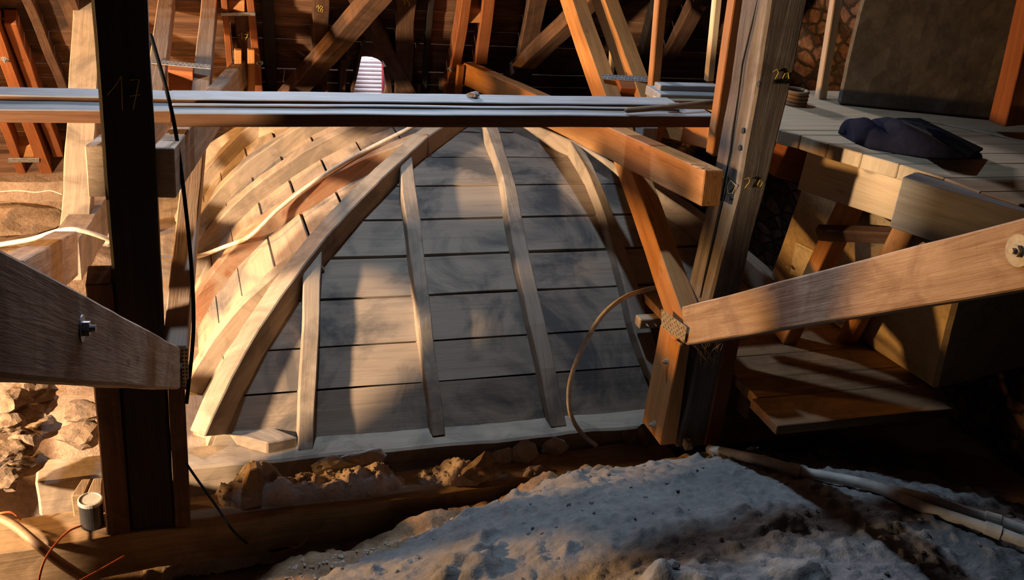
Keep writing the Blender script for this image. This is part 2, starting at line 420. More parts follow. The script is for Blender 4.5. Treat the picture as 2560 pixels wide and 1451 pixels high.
# --- mortar back of the near vault
MC = (2.45, 2.15)
def mort_z(x, y):
    dx, dy = x - MC[0], y - MC[1]
    z = 0.66 - (dx * dx * (.55 if dx < 0 else .82) + dy * dy) / 5.2
    return z + fbm(x, y, 1.6, 5, 9) * 0.04 + fbm(x, y, 6.5, 5, 2) * 0.014 + abs(fbm(x, y, 11, 5, 4)) * .026 + max(0, fbm(x, y, 17, 4, 14) - .2) * .03 + max(0, fbm(x, y, 3.1, 4, 5) - .30) * .16
def in_mort(x, y):
    e = fbm(x, y, 4, 4, 21) * .07
    lim = 3.72 + .02 * (x - 2)
    if x < 1.9: lim = 3.74 - (1.9 - x) * .22
    if x > 3.0: lim = 3.72 - (x - 3.0) * .28
    return y < lim + e and x > .30 + max(0, (3.0 - y)) * -.1 + e and x < 5.0
def mort_zz(x, y):
    return mort_z(x, y)
mo = grid(.2, 5.0, 1.6, 4.1, 0.014, mort_zz, in_mort)
o = mo.build('mortar_vault', 'mortar', None, (1, 0, 0), bevel=0, smooth=True)
struct(o, 'grey mortared back of the near vault'); 
mod = o.modifiers.new('thick', 'SOLIDIFY'); mod.thickness = 0.07; mod.offset = -1
# dirt shoulder beside the mortar
def shoulder_z(x, y):
    z = max(mort_z(x, y) - .05, -.06 - max(0, .5 - x) * .5 - max(0, 3.3 - y) * .6)
    if y > 3.62: z -= min(1, (y - 3.62) / .18) * .14 * max(0, min(1, (1.15 - x) / .4))
    return z + fbm(x, y, 6, 4, 33) * .05 + fbm(x, y, 22, 3, 3) * .014
struct(grid(.0, 3.2, 2.6, 4.1, 0.02, shoulder_z, lambda x, y: y < 3.80 + .07 * min(x, 2.4) + fbm(x, y, 5, 3, 8) * .03).build('dirt_shoulder', 'dirt', None, (1, 0, 0), bevel=0, smooth=True), 'brown dirt along the edge of the mortar')
def on_surf(x, y, fz, h=.0):
    r = ray(x, y); t = 2.0
    while t < 7:
        P = CAM + r * t
        if P.z < fz(P.x, P.y) + h: break
        t += .01
    return CAM + r * t
# ================================================================ the timber dome
X0, Y0, HA = 0.026, 4.39, 1.935
XC, YC = X0 + HA, Y0 + HA
PD = [-0.3, 0.0, 0.05, 0.15, 0.30, 0.5, 0.8, 1.1, 1.4, 1.7, 1.935]
PZ = [-.3, 0.0, 0.12, 0.3, 0.5, 0.70, 0.92, 1.08, 1.2, 1.27, 1.29]
def interp(x, A, B):
    if x <= A[0]: return B[0]
    for i in range(len(A) - 1):
        if x <= A[i + 1]: return B[i] + (B[i + 1] - B[i]) * (x - A[i]) / (A[i + 1] - A[i])
    return B[-1]
def prof(d): return interp(d, PD, PZ)
def iprof(z): return interp(z, PZ, PD)
def pnorm(d):                                  # outward normal in (d, z)
    e = .04; a, b = max(0, d - e), min(1.93, d + e)
    g = (prof(b) - prof(a)) / (b - a); l = math.hypot(g, 1); return (-g / l, 1 / l)
def on_dome(x, y, face='f', off=0.0):
    r = ray(x, y); t = 3.5
    def g(t):
        P = CAM + r * t; d = (P.y - Y0) if face == 'f' else (P.x - X0)
        return P.z - prof(d) - off
    while g(t) > 0 and t < 12: t += 0.02
    lo, hi = t - .02, t
    for _ in range(20):
        md = (lo + hi) / 2
        if g(md) > 0: lo = md
        else: hi = md
    return CAM + r * hi
dome = thing('timber_dome', 'dusty boarded vault dome with curved ribs in the middle of the attic', 'dome', (XC, YC, 0))
# boards: seams level around the dome
seam_y = [1066, 948, 847, 735, 636, 546, 465, 394, 330]
PIN = 0.088
def inner(d):                                   # board face below the rib line
    n = pnorm(d); return d - n[0] * PIN, prof(d) - n[1] * PIN
def seam_d(y, x=1150):
    lo, hi = 0, 1.9
    for _ in range(30):
        md = (lo + hi) / 2; dd, z = inner(md)
        p = aP(x, y, V((0, Y0 + dd, z)), V((0, -pnorm(md)[0] * -1, pnorm(md)[1])))
        P = V((1.5, Y0 + dd, z)); q = P - CAM
        v = PPY + FPX * q.dot(RD) / q.dot(RF)
        # at roughly this x
        u = PPX + FPX * q.dot(RX) / q.dot(RF)
        if v > y: lo = md
        else: hi = md
    return (lo + hi) / 2
SD = [0.0] + [seam_d(y) for y in seam_y[1:]] + [1.75, 1.93]
def face_map(face, d, z, t):                    # t runs along the face
    if face == 'f': return V((t, Y0 + d, z))
    if face == 'b': return V((X0 + 2 * HA - (t - X0), Y0 + 2 * HA - d, z))
    if face == 'l': return V((X0 + d, Y0 + (t - X0), z))
    return V((X0 + 2 * HA - d, Y0 + 2 * HA - (t - X0), z))
for face, nm in (('f', 'front'), ('l', 'left'), ('b', 'back'), ('r', 'right')):
    mb = MB(); bk = MB()
    rs = random.Random({'f': 3, 'l': 4, 'b': 5, 'r': 6}[face])
    for i in range(len(SD) - 1):
        a, b = SD[i], SD[i + 1]
        gap = .005 if i not in (3, 4) else .010
        da, za = inner(a); db, zb = inner(b)
        sg = V((0, db - da, zb - za)); L = sg.length; sg /= L
        a2, b2 = (da + sg.y * gap, za + sg.z * gap), (db - sg.y * gap, zb - sg.z * gap)
        tA0, tA1, tB0, tB1 = X0 + da + .02, X0 + 2 * HA - da - .02, X0 + db + .02, X0 + 2 * HA - db - .02
        K = 14; ring0, ring1 = [], []
        ph = rs.uniform(0, 9)
        for q in range(K + 1):
            f = q / K
            wv = noise.noise(V((f * 5 + ph, i, 3))) * .006; lift = noise.noise(V((f * 3, i * 2.3, ph))) * .006
            A = face_map(face, a2[0] - sg.z * lift, a2[1] + sg.y * lift + wv, tA0 + (tA1 - tA0) * f)
            B = face_map(face, b2[0] - sg.z * lift, b2[1] + sg.y * lift + wv * .5, tB0 + (tB1 - tB0) * f)
            ring0.append(A); ring1.append(B)
        nin = (face_map(face, sg.z * .028, -sg.y * .028, 0) - face_map(face, 0, 0, 0))
        vs = ring0 + ring1 + [p + nin for p in ring0] + [p + nin for p in ring1]; n = K + 1; fs = []
        for q in range(K):
            fs += [[q, q + 1, n + q + 1, n + q], [2 * n + q, 3 * n + q, 3 * n + q + 1, 2 * n + q + 1], [q, 2 * n + q, 2 * n + q + 1, q + 1], [n + q, n + q + 1, 3 * n + q + 1, 3 * n + q]]
        fs += [[0, n, 3 * n, 2 * n], [K, 2 * n + K, 3 * n + K, n + K]]
        mb.add(vs, fs)
        e = face_map(face, sg.z * .045, -sg.y * .045, 0) - face_map(face, 0, 0, 0)
        bk.add([face_map(face, *inner(a), tA0) + e, face_map(face, *inner(a), tA1) + e, face_map(face, *inner(b), tB1) + e, face_map(face, *inner(b), tB0) + e], [[0, 1, 2, 3]])
    bd = mb.build('boarding', 'dusty_board', dome, (1, 0, 0) if face in 'fb' else (0, 1, 0), bevel=0)
    bk.build('lining', 'hole_black', dome, (1, 0, 0), bevel=0)
# ribs on the front face, traced by the two edges of their outer faces
def rib_front(Lpx, Rpx, mat='dusty_rib', dep=0.13):
    n = max(len(Lpx), len(Rpx))
    def res(pts, m):
        ls = [0]
        for i in range(1, len(pts)): ls.append(ls[-1] + math.dist(pts[i], pts[i - 1]))
        out = []
        for k in range(m):
            t = ls[-1] * k / (m - 1)
            out.append((interp(t, ls, [p[0] for p in pts]), interp(t, ls, [p[1] for p in pts])))
        return out
    m = 22; Lp, Rp = res(Lpx, m), res(Rpx, m); rings = []
    for k in range(m):
        a, b = on_dome(*Lp[k]), on_dome(*Rp[k])
        d = ((a.y + b.y) / 2 - Y0); nd, nz = pnorm(max(0.02, d)); inn = V((0, -nd, -nz)) * dep
        if k >= m - 2: inn = V((0, .6, -.2)) * dep
        rings.append([a, b, b + inn, a + inn])
    mb = MB(); mb.loft(rings)
    return mb.build('rib', mat, dome, rings[-1][0] - rings[0][0], 0.006, 0.006, cut=.09)
rib_front([(770, 618), (757, 660), (757, 800), (750, 950), (744, 1128)], [(806, 600), (801, 700), (799, 800), (793, 920), (782, 1133)])
rib_front([(1001, 378), (1005, 480), (1027, 640), (1050, 830), (1074, 1000), (1081, 1092)], [(1028, 370), (1048, 520), (1068, 700), (1086, 850), (1106, 1000), (1114, 1088)])
rib_front([(1206, 300), (1213, 318), (1236, 375), (1252, 425), (1267, 523), (1292, 648), (1324, 806), (1352, 930), (1380, 1070)], [(1236, 296), (1244, 313), (1260, 360), (1274, 408), (1292, 480), (1320, 612), (1360, 792), (1390, 930), (1418, 1066)])
rib_front([(1421, 352), (1467, 425), (1512, 541), (1553, 684), (1582, 816), (1612, 900), (1645, 985)], [(1440, 358), (1470, 388), (1514, 483), (1568, 630), (1596, 720), (1630, 830), (1690, 990)])
# hips
def hip(sx, sy, d0, d1, w=.12, dep=.15, mat='dusty_rib', lift=0.0):
    rings = []; c = V((X0 if sx > 0 else X0 + 2 * HA, Y0 if sy > 0 else Y0 + 2 * HA, 0)); K = 26
    perp = V((sx, -sy, 0)).normalized() * (w / 2) * (1 if sx * sy > 0 else 1)
    for k in range(K):
        d = d0 + (d1 - d0) * k / (K - 1); z = prof(d) + lift
        g = pnorm(max(.03, d)); out = V((sx * g[0] / 1.414 * 1.0, sy * g[0] / 1.414, g[1])).normalized()
        p = c + V((sx * d, sy * d, z))
        rings.append([p - perp, p + perp, p + perp - out * dep, p - perp - out * dep])
    mb = MB(); mb.loft(rings)
    return mb.build('hip_rib', mat, dome, rings[-1][0] - rings[0][0], .006, .008, cut=.1)
hip(1, 1, 0.045, 1.86, .10, .18, lift=.012); hip(-1, 1, 0.05, 1.86); hip(1, -1, 0.05, 1.86); hip(-1, -1, 0.05, 1.86)
# ribs on the left face
def rib_left(Y, d1, mat='dusty_rib', w=.1, dep=.15, drift=0.0):
    rings = []; K = 22
    for k in range(K):
        d = 0.0 + d1 * k / (K - 1); nd, nz = pnorm(max(.02, d)); y = Y + drift * k / (K - 1)
        p = V((X0 + d, y, prof(d) + .012)); inn = V((-nd, 0, -nz)) * dep
        rings.append([p + V((0, -w / 2, 0)), p + V((0, w / 2, 0)), p + V((0, w / 2, 0)) + inn, p + V((0, -w / 2, 0)) + inn])
    mb = MB(); mb.loft(rings)
    return mb.build('rib', mat, dome, rings[-1][0] - rings[0][0], .006, .008, cut=.1)
def rib_left_px(px, mat='dusty_rib', w=.1, dep=.15):
    P = [on_dome(x, y, 'l', .012) for x, y in px]; P = catmull(P, 5); rings = []
    for p in P:
        nd, nz = pnorm(max(.02, p.x - X0)); inn = V((-nd, 0, -nz)) * dep
        rings.append([p, p + V((0, w, 0)), p + V((0, w, 0)) + inn, p + inn])
    mb = MB(); mb.loft(rings)
    return mb.build('rib', mat, dome, rings[-1][0] - rings[0][0], .006, .006, cut=.1)
rib_left(5.08, .66); rib_left(5.84, 1.47, 'reddish_rib'); rib_left(6.45, 1.9)
rib_left(6.95, 1.30); rib_left(7.6, .66)
# ring beams
RB = 'dusty_rib'
def ring(lo, hi, ax): MB().box(lo, hi).build('ring_beam', RB, dome, ax, .012, .012, cut=.12)
fr0 = aZ(800, 1140, 0).y
ring((aZ(97, 1160, -.02).x, fr0, -.2), (4.5, Y0 + .12, -0.004), (1, 0, 0))
ring((-.14, Y0 + .125, -.2), (X0 + .12, Y0 + 2 * HA + .2, -.01), (0, 1, 0))
ring((X0 + 2 * HA - .12, Y0 + .125, -.2), (X0 + 2 * HA + .14, Y0 + 2 * HA + .2, -.01), (0, 1, 0))
ring((X0 - .6, Y0 + 2 * HA - .12, -.2), (4.4, Y0 + 2 * HA + .14, -.02), (1, 0, 0))
q0 = [aZ(478, 1057, .06), aZ(556, 1017, .06), aZ(744, 1093, .06), aZ(668, 1108, .06)]
MB().prism(q0, (0, 0, -.2)).build('corner_piece', RB, dome, q0[2] - q0[1], .006, .004, cut=.1)
# ================================================================ sill beam on the fill, in front of the dome
sa, sb = aZ(-60, 1312, -.06), aZ(1660, 1098, -.06)
timber('sill_beam', 'long dusty brown floor beam running below the dome and under the left post', 'beam', sa + V((0, -.22, 0)), sb + V((0, -.22, 0)), .23, .22, 'dirty_beam', (0, 1, 0), .014, cut=.12)
# unseen boards added at the left to block the low warm light
mb = MB()
for k in range(8): mb.box((-1.25, .85 + k * .22, -.5), (-1.22, 1.062 + k * .22, 2.35))
mb.box((-1.25, 2.62, -.5), (-1.22, 3.095, 2.35)); mb.box((-1.25, 3.1, -.5), (-1.22, 3.25, 1.52)); mb.box((-1.25, 3.255, -.5), (-1.22, 3.71, 2.35))
struct(mb.build('light_blocker', 'brown_oak', None, (0, 0, 1), bevel=0), 'unseen added boards blocking part of the low warm light from the left')
struct(MB().box((-.3, 4.07, 3.25), (2.9, 4.17, 3.36)).build('shadow_timber', 'brown_oak', None, (1, 0, 0)), 'unseen overhead timber added to cast a bar of shadow on the mortar')  # added above the view for the shadow bar across the mortar
# ================================================================ post 17 and its truss
p17 = thing('roof_post', 'black old oak post chalked 17 at the left', 'post', (-.14, 4.05, -.06))
YP = 3.95
mb = MB(); mb.box((-.235, YP, -.055), (-.048, YP + .2, 3.3)); mb.build('post', 'dark_oak', p17, (0, 0, 1), .012, .005, cut=.12)
mb = MB(); mb.box((-.335, YP - .01, -.055), (-.237, YP + .18, 1.18)); mb.build('splice_timber', 'brown_oak', p17, (0, 0, 1), .006, .004)
mb = MB(); mb.box((-.046, YP - .01, -.055), (.022, YP + .18, .78)); mb.build('splice_timber', 'brown_oak', p17, (0, 0, 1), .006, .004)
pj = lambda x, y: aY(x, y, YP - .006)
chalk(p17, [[(268, 238), (290, 212), (303, 190), (305, 230), (306, 275)], [(325, 200), (348, 198), (340, 240), (333, 274)], [(325, 240), (352, 236)]], pj, (0, -1, 0), .0016)
# brace 17 towards the camera
bn = V((.993, -.119, 0)).normalized(); bp = V((.02, 3.93, .78))
bj = lambda x, y: aP(x, y, bp, bn)
poly = [bj(-120, 551), bj(450, 868), bj(450, 975), bj(-120, 938)]
br = thing('knee_brace', 'rough sawn brace with a bolt, sloping up from the left post towards the viewer', 'brace', bj(450, 975))
MB().prism(poly, -bn * .11).build('timber', 'rough_sawn', br, poly[1] - poly[0], .008, .004, cut=.12)
bolt(br, bj(203, 822), bn, .028, 'zinc', .03)
pl = MB(); c = bj(459, 915)
mb = MB(); mb.box((c.x - .006, c.y - .03, c.z - .1), (c.x + .02, c.y - .027, c.z + .1)); mb.cur = 1
for i in range(11):
    for k in range(2):
        zz = c.z - .09 + i * .018; xx = c.x - .002 + k * .013
        mb.box((xx - .003, c.y - .0315, zz - .004), (xx + .003, c.y - .030, zz + .004))
mb.build('nail_plate', ['rusty_zinc', 'hole_black'], br, (0, 0, 1), bevel=0)
# second brace timber behind it
P0 = aT(193, 577, 4.9); P1 = aT(60, 652, 3.7)
timber('brace_end', 'grey blue topped timber stub showing above the bolted left brace', 'brace', P0, P1, .105, .22, 'rough_sawn', (-1, .1, 0), .006, up=(0, 0, 1))
# tie beams clamped to post 17
tl = aY(435, 370, 4.0)
tP1 = aY(617, 146, 7.85)
timber('tie_beam', 'grey topped tie beam clamped to the right side of post 17, running back under the walkway', 'beam', tl, tP1, .085, .20, 'rough_sawn', (-1, 0, 0), .004)
tq = aY(263, 365, 4.0)
timber('tie_beam', 'dark ended tie beam clamped to the left side of post 17', 'beam', tq, tq + (tP1 - tl) * .42, .075, .20, 'rough_sawn', (-1, 0, 0), .004)
# struts of truss 17 (pair, rising back)
s0 = aY(466, 866, 3.99); s1 = aT(545, -30, 6.95)
timber('strut', 'long inclined strut right of post 17, dark orange below the walkway and grey above', 'strut', s0, s1 + (s1 - s0) * .12, .098, .15, 'dusty_timber', (-1, 0, 0), .003)
d17 = (s1 - s0)
e0 = aT(408, 225, 5.75); e1 = aT(437, -30, 6.9)
timber('strut', 'inclined strut half hidden by post 17, left of a twin joined by a nail plate', 'strut', e0 + (e0 - e1) * .25, e1 + (e1 - e0) * .25, .098, .15, 'dusty_timber', (-1, 0, 0), .003)
k0, k1 = aT(383, 160, 5.95), aT(527, 172, 5.98)
u17 = d17.normalized().cross(V((1, 0, 0))); u17 = u17 if u17.z > 0 else -u17
def plate(name, label, pts, nrm, rows, cols, mat='zinc', parent=None, th=.003):
    """perforated plate on four corner points; holes as dark dots"""
    mb = MB(); nrm = V(nrm).normalized(); mb.prism([V(p) for p in pts], nrm * th); mb.cur = 1
    a, b, c, d = [V(p) for p in pts]
    for i in range(rows):
        for k in range(cols):
            u, v = (k + .5 + (.25 if i % 2 else -.25)) / cols, (i + .5) / rows
            q = (a * (1 - u) + b * u) * (1 - v) + (d * (1 - u) + c * u) * v
            e1 = (b - a).normalized() * .0045; e2 = (d - a).normalized() * .0045
            q += nrm * (th + .0004)
            mb.add([q - e1 * .6 - e2, q + e1 * .6 - e2, q + e1 * .6 + e2, q - e1 * .6 + e2], [[0, 1, 2, 3]])
    return mb.build(name, [mat, 'hole_black'], parent, b - a, bevel=0)
def spacer(label, L0, L1, up, nrm, hs, dep, side_w, mat='orange_timber', prow=2, pcol=14):
    """block between two strut timbers with a nail plate across the top"""
    L0, L1, up, nrm = V(L0), V(L1), V(up).normalized(), V(nrm).normalized()
    t = thing('spacer_block', label, 'block', L0 - nrm * dep)
    mb = MB(); w0 = L0 + (L1 - L0).normalized() * side_w; w1 = L1 - (L1 - L0).normalized() * side_w
    mb.prism([w0, w1, w1 - up * hs, w0 - up * hs], -nrm * dep)
    mb.build('block', mat, t, L1 - L0, .003)
    plate('nail_plate', None, [L0 + nrm * .002, L1 + nrm * .002, L1 + nrm * .002 - up * .05, L0 + nrm * .002 - up * .05], nrm, prow, pcol, 'zinc', t)
    return t
spacer('timber spacer with nail plate between the twin struts beside post 17', aT(381, 150, 6.0), aT(527, 164, 6.0), d17, u17, .10, .14, .1)
# ================================================================ walkway boards
ZW = 1.765
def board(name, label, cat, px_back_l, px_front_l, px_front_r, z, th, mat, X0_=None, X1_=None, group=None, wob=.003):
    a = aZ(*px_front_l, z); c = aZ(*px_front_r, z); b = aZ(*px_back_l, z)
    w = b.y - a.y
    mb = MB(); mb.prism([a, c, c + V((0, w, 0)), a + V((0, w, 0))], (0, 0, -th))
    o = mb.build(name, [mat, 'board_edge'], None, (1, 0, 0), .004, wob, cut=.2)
    for f in o.data.polygons: f.material_index = 0 if f.normal.z > .5 else 1       # dusty top; brown sides darkened to read as shaded
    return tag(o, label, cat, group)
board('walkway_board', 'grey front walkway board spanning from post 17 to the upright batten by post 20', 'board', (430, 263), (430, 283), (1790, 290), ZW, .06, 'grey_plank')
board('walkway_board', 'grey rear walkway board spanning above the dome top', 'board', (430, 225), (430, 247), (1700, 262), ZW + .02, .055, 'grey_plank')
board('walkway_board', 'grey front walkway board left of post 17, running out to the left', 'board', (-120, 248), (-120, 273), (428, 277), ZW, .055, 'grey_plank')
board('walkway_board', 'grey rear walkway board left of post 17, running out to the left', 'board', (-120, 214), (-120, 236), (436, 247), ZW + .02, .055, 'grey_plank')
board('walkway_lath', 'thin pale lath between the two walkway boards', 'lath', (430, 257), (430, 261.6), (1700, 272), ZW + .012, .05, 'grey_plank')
# debris on the walkway board
stone('small pale rubble chunk lying on the walkway board above the dome', aZ(1183, 236, ZW + .035), .035, .03, .014, 'grey_stone')
# broomstick
bs = [aZ(1568, 276, ZW + .02), aZ(1680, 267, ZW + .035), aZ(1860, 247, ZW + .05)]
mb = MB(); mb.tube([bs[0] + (bs[0] - bs[1]).normalized() * .012] + bs, [.006, .014, .014, .014], 12)
bst = tag(mb.build('broomstick', 'dirty_beam', None, bs[2] - bs[0], bevel=0, smooth=True), 'round wooden broomstick resting on the right end of the walkway', 'broomstick')
mb = MB(); mb.tube([bs[0].lerp(bs[2], .33), bs[0].lerp(bs[2], .42)], .0146, 12); mb.build('tape', 'lid_grey', bst, bs[2] - bs[0], bevel=0)
# ================================================================ post 20 and its truss
YQ = 3.8
p20 = thing('roof_post', 'tall cracked old oak post chalked 20, right of the dome', 'post', aY(1740, 1110, YQ + .1) * 1.0)
def v20(x, y, Y=YQ): return aY(x, y, Y)
front = [v20(1925, 0), v20(2021, 0), v20(1958, 314), v20(1922, 440), v20(1882, 600), v20(1851, 736), v20(1792, 1000), v20(1768, 1115), v20(1690, 1115), v20(1718, 1000), v20(1778, 749), v20(1813, 600), v20(1844, 480), v20(1888, 240)]
cx = sum((p.x for p in front[:]), 0) / len(front)
rings = []
for (la, ra, y) in ((2010, 2110, -460), (1925, 2021, 0), (1888, 1973, 240), (1844, 1914, 480), (1813, 1882, 600), (1778, 1851, 736), (1722, 1795, 1000), (1690, 1768, 1118)):
    a, b = v20(la, y), v20(ra, y); b.z = a.z = (a.z + b.z) / 2
    rings.append([a, b, b + V((0, .23, 0)), a + V((-.0, .23, 0))])
MB().loft(rings).build('post', 'grey_oak', p20, (0, 0, 1), .012, .005, cut=.1)
# crack along the left face
def left20(x, y):
    r = ray(x, y); a = v20(1844, 480); return CAM + r * ((a.x - .004) / r.x)
xl = v20(1844, 480).x - .006
crk = [(1893, 0), (1880, 60), (1856, 160), (1846, 240), (1832, 330), (1826, 380), (1812, 450), (1800, 520), (1780, 610), (1762, 690), (1750, 745)]
def l20(x, y):
    f = (y - 0) / 1115.0
    a = v20(interp(y, [0, 240, 480, 600, 749, 1115], [1925, 1888, 1844, 1813, 1778, 1690]), y)
    return aX(x, y, a.x - .011)
mb = MB(); mb.tube([l20(*p) for p in crk], [.002, .004, .005, .004, .006, .006, .005, .007, .006, .005, .003], 5); mb.build('crack', 'hole_black', p20, (0, 0, 1), bevel=0)
for (x, y) in ((1857, 327), (1849, 370), (1896, 210)):
    q = l20(x, y); mb = MB(); mb.loft([[q + V((dx, math.cos(a) * .012, math.sin(a) * .014)) for a in [i * math.pi / 5 for i in range(10)]] for dx in (-.0015, .004)]); mb.build('peg_hole', 'hole_black', p20, (1, 0, 0), bevel=0)
chalk(p20, [[(1797, 432), (1806, 428), (1810, 445), (1798, 470), (1792, 480), (1808, 478)], [(1828, 452), (1818, 466), (1821, 484), (1832, 484), (1840, 464), (1828, 452)]], l20, (-1, 0, 0), .0022)
fq = lambda x, y: v20(x, y, YQ - .008)
chalk(p20, [[(1932, 180), (1942, 173), (1946, 182), (1936, 200), (1930, 210), (1958, 208)], [(1962, 184), (1956, 196), (1962, 204), (1972, 196), (1970, 182), (1962, 184)]], fq, (0, -1, 0), .002)
chalk(p20, [[(1862, 448), (1872, 444), (1874, 454), (1862, 470), (1878, 470)], [(1900, 450), (1893, 462), (1900, 468), (1906, 456), (1900, 450)]], fq, (0, -1, 0), .002)
# splices at the foot
def splice(pl, pr, Y, dep, mat):
    mb = MB(); rr = []
    for (x, y), (x2, y2) in zip(pl, pr):
        a, b = aY(x, y, Y), aY(x2, y2, Y); b.z = a.z
        rr.append([a, b, b + V((0, dep, 0)), a + V((0, dep, 0))])
    mb.loft(rr); return mb.build('splice_timber', mat, p20, (0, 0, 1), .005, .003)
sl = splice([(1700, 862), (1650, 1115)], [(1726, 862), (1690, 1115)], YQ - .01, .22, 'new_timber')
splice([(1815, 846), (1762, 1115)], [(1852, 846), (1800, 1115)], YQ - .01, .2, 'orange_timber')
for (x, y) in ((1668, 905), (1635, 1062)):
    a = aY(interp(y, [862, 1115], [1700, 1650]), y, YQ - .01); bolt(p20, aX(x, y, a.x), (-1, 0, 0), .02, 'rusty_zinc', .022)
# struts 20
c0 = aY(1712, 806, YQ - .02); c1 = aT(1419, -30, 6.75)
c1 = c1 + (c1 - c0) * .12
t20 = timber('strut', 'bright orange inclined strut rising back from the joint at post 20', 'strut', c0, c1, .105, .155, 'new_timber', (1, 0, 0), .004)
bolt(t20, aP(1543, 393, c0, V((-1, -.0, 0)) - (c1 - c0).normalized() * V((-1, 0, 0)).dot((c1 - c0).normalized())), (-1, 0, 0), .024, 'rusty_zinc', .034)
g0 = aT(1625, 310, 5.75); g1 = aT(1500, -30, 6.8)
timber('strut', 'inclined grey topped strut, right twin above the walkway near post 20', 'strut', g0, g1 + (g1 - g0) * .25, .105, .155, 'new_timber', (1, 0, 0), .004)
d20 = c1 - c0; u20 = d20.normalized().cross(V((1, 0, 0))); u20 = u20 if u20.z > 0 else -u20
spacer('timber spacer with nail plate between the twin struts near post 20', aT(1504, 187, 6.08), aT(1621, 194, 6.08), d20, u20, .12, .14, .09)
# brace 20 towards the camera
qa = aY(1703, 820, YQ - .03)
qb = aT(2560, 640, 2.85)
qn = V((qb.y - qa.y, -(qb.x - qa.x), 0)).normalized()
qj = lambda x, y: aP(x, y, qa, qn)
dd = (2560 - 1704)
poly = [qj(1703, 768), qj(2680, 514), qj(2680, 704), qj(1714, 863)]
poly[1] += (poly[1] - poly[0]) * .45; poly[2] += (poly[2] - poly[3]) * .45
b20 = thing('knee_brace', 'rough sawn brace running right from the post 20 joint, with a washered bolt', 'brace', qj(1714, 863))
MB().prism(poly, -qn * .11).build('timber', 'rough_sawn', b20, poly[1] - poly[0], .006, .004, cut=.12)
fn = qn if qn.dot(CAM - qa) > 0 else -qn
if fn != qn:
    b20.children[0].location = (0, 0, 0)
bolt(b20, qj(2548, 627), fn, .03, 'lid_grey', .047)
pn = fn
plate('nail_plate', None, [qj(1664, 772) + fn * .02, qj(1724, 818) + fn * .012, qj(1717, 857) + fn * .012, qj(1664, 816) + fn * .02], fn, 6, 7, 'rusty_zinc', b20)
# cobweb under the joint
mb = MB(); rs = random.Random(5)
for i in range(26):
    x = rs.uniform(1722, 1812); e = rs.uniform(870, 930)
    x2 = 1770 + (x - 1770) * .35 + rs.uniform(-18, 18); Yc = rs.uniform(YQ - .06, YQ - .02)
    mb.tube([aY(x, 858, Yc), aY((x + x2) / 2 + rs.uniform(-8, 8), (860 + e) / 2, Yc), aY(x2, e, Yc)], .0008, 4)
for i in range(14):
    x = rs.uniform(1730, 1790); y = rs.uniform(868, 910); Yc = YQ - .04
    mb.tube([aY(x, y, Yc), aY(x + rs.uniform(10, 30), y + rs.uniform(-8, 12), Yc)], .0007, 4)
tag(mb.build('cobweb', 'cobweb', None, (0, 0, 1), bevel=0), 'tattered cobweb hanging under the brace joint of post 20', 'cobweb', kind='stuff')
# tie beams near post 20
n0 = aY(1763, 427, YQ + .02); n1 = aY(1155, 155, 7.6)
tb = timber('tie_beam', 'orange tie beam running back from post 20 over the dome side', 'beam', n0, n1, .1, .165, 'new_timber', (1, 0, 0), .003)
m0 = aY(1785, 306, 4.6); m1 = aY(1600, 265, 5.6)
timber('tie_beam', 'short orange beam under the right end of the walkway', 'beam', m0, m1, .1, .15, 'new_timber', (1, 0, 0), .003)
mb = MB()
for (a, b) in (((1726, 412), (1768, 414)), ((1752, 424), (1768, 415)), ((1740, 420), (1766, 424))):
    pa = aP(*a, n0 + V((0, 0, .004)), V((0, 0, 1))); pb = aP(*b, n0 + V((0, 0, .004)), V((0, 0, 1))); mb.tube([pa, pb], .002, 5)
tag(mb.build('straw', 'straw', None, (1, 0, 0), bevel=0), 'wisps of pale straw lying on the orange tie beam by post 20', 'straw', kind='stuff')
# white trim bits under the walkway at the struts
w0 = aT(1608, 318, 5.55)
timber('wood_offcut', 'small grey wedge offcut hanging under the walkway by the twin struts', 'offcut', w0, w0 + V((0, .1, -.01)), .09, .085, 'grey_plank', (1, 0, 0), .004)
# ================================================================ roof slope: rafters, doubled rafters, cross braces
def on_roof_beam(name, label, cat, a, b, wpx, dep, mat, off=0.10, wob=.008, group=None, w=None):
    """timber lying under the roof boards between two pixels of its left edge"""
    p0, p1 = roof(*a, off=off), roof(*b, off=off)
    d = (p1 - p0).normalized(); sd = RN.cross(d).normalized()
    if sd.x < 0: sd = -sd
    ww = w or wpx / FPX * (p0 - CAM).dot(RF)
    mb = MB(); mb.prism([p0, p0 + sd * ww, p0 + sd * ww - RN * dep, p0 - RN * dep], p1 - p0)
    o = mb.build(name, mat, None, d, .006, wob, cut=.16)
    return tag(o, label, cat, group)
RA = 'dark_oak'; RBm = 'brown_oak'
on_roof_beam('rafter', 'thin dark rafter slanting across the boards at the far left', 'rafter', (150, 236), (50, -10), 22, .09, RBm, .09)
on_roof_beam('rafter', 'dark rafter just left of the pale leaning timber', 'rafter', (238, 226), (140, -10), 36, .10, RBm, .10)
on_roof_beam('rafter', 'almost black rafter between the chalked rafters 17 and 18', 'rafter', (670, 330), (652, -10), 26, .10, RA, .10)
r18 = on_roof_beam('rafter', 'old dark rafter chalked 18 left of the louvre', 'rafter', (776, 400), (783, -10), 32, .12, RBm, .12)
r19 = on_roof_beam('rafter', 'old dark rafter chalked 19 right of the louvre', 'rafter', (985, 300), (992, -10), 40, .12, RBm, .12)
on_roof_beam('roof_pole', 'slim dark pole against the boards left of the doubled rafter above the tie beam', 'pole', (1050, 260), (1072, -10), 14, .05, RA, .07)
on_roof_beam('rafter', 'dark rafter slanting right of the doubled rafter above the tie beam', 'rafter', (1278, 240), (1325, -10), 42, .12, RBm, .12)
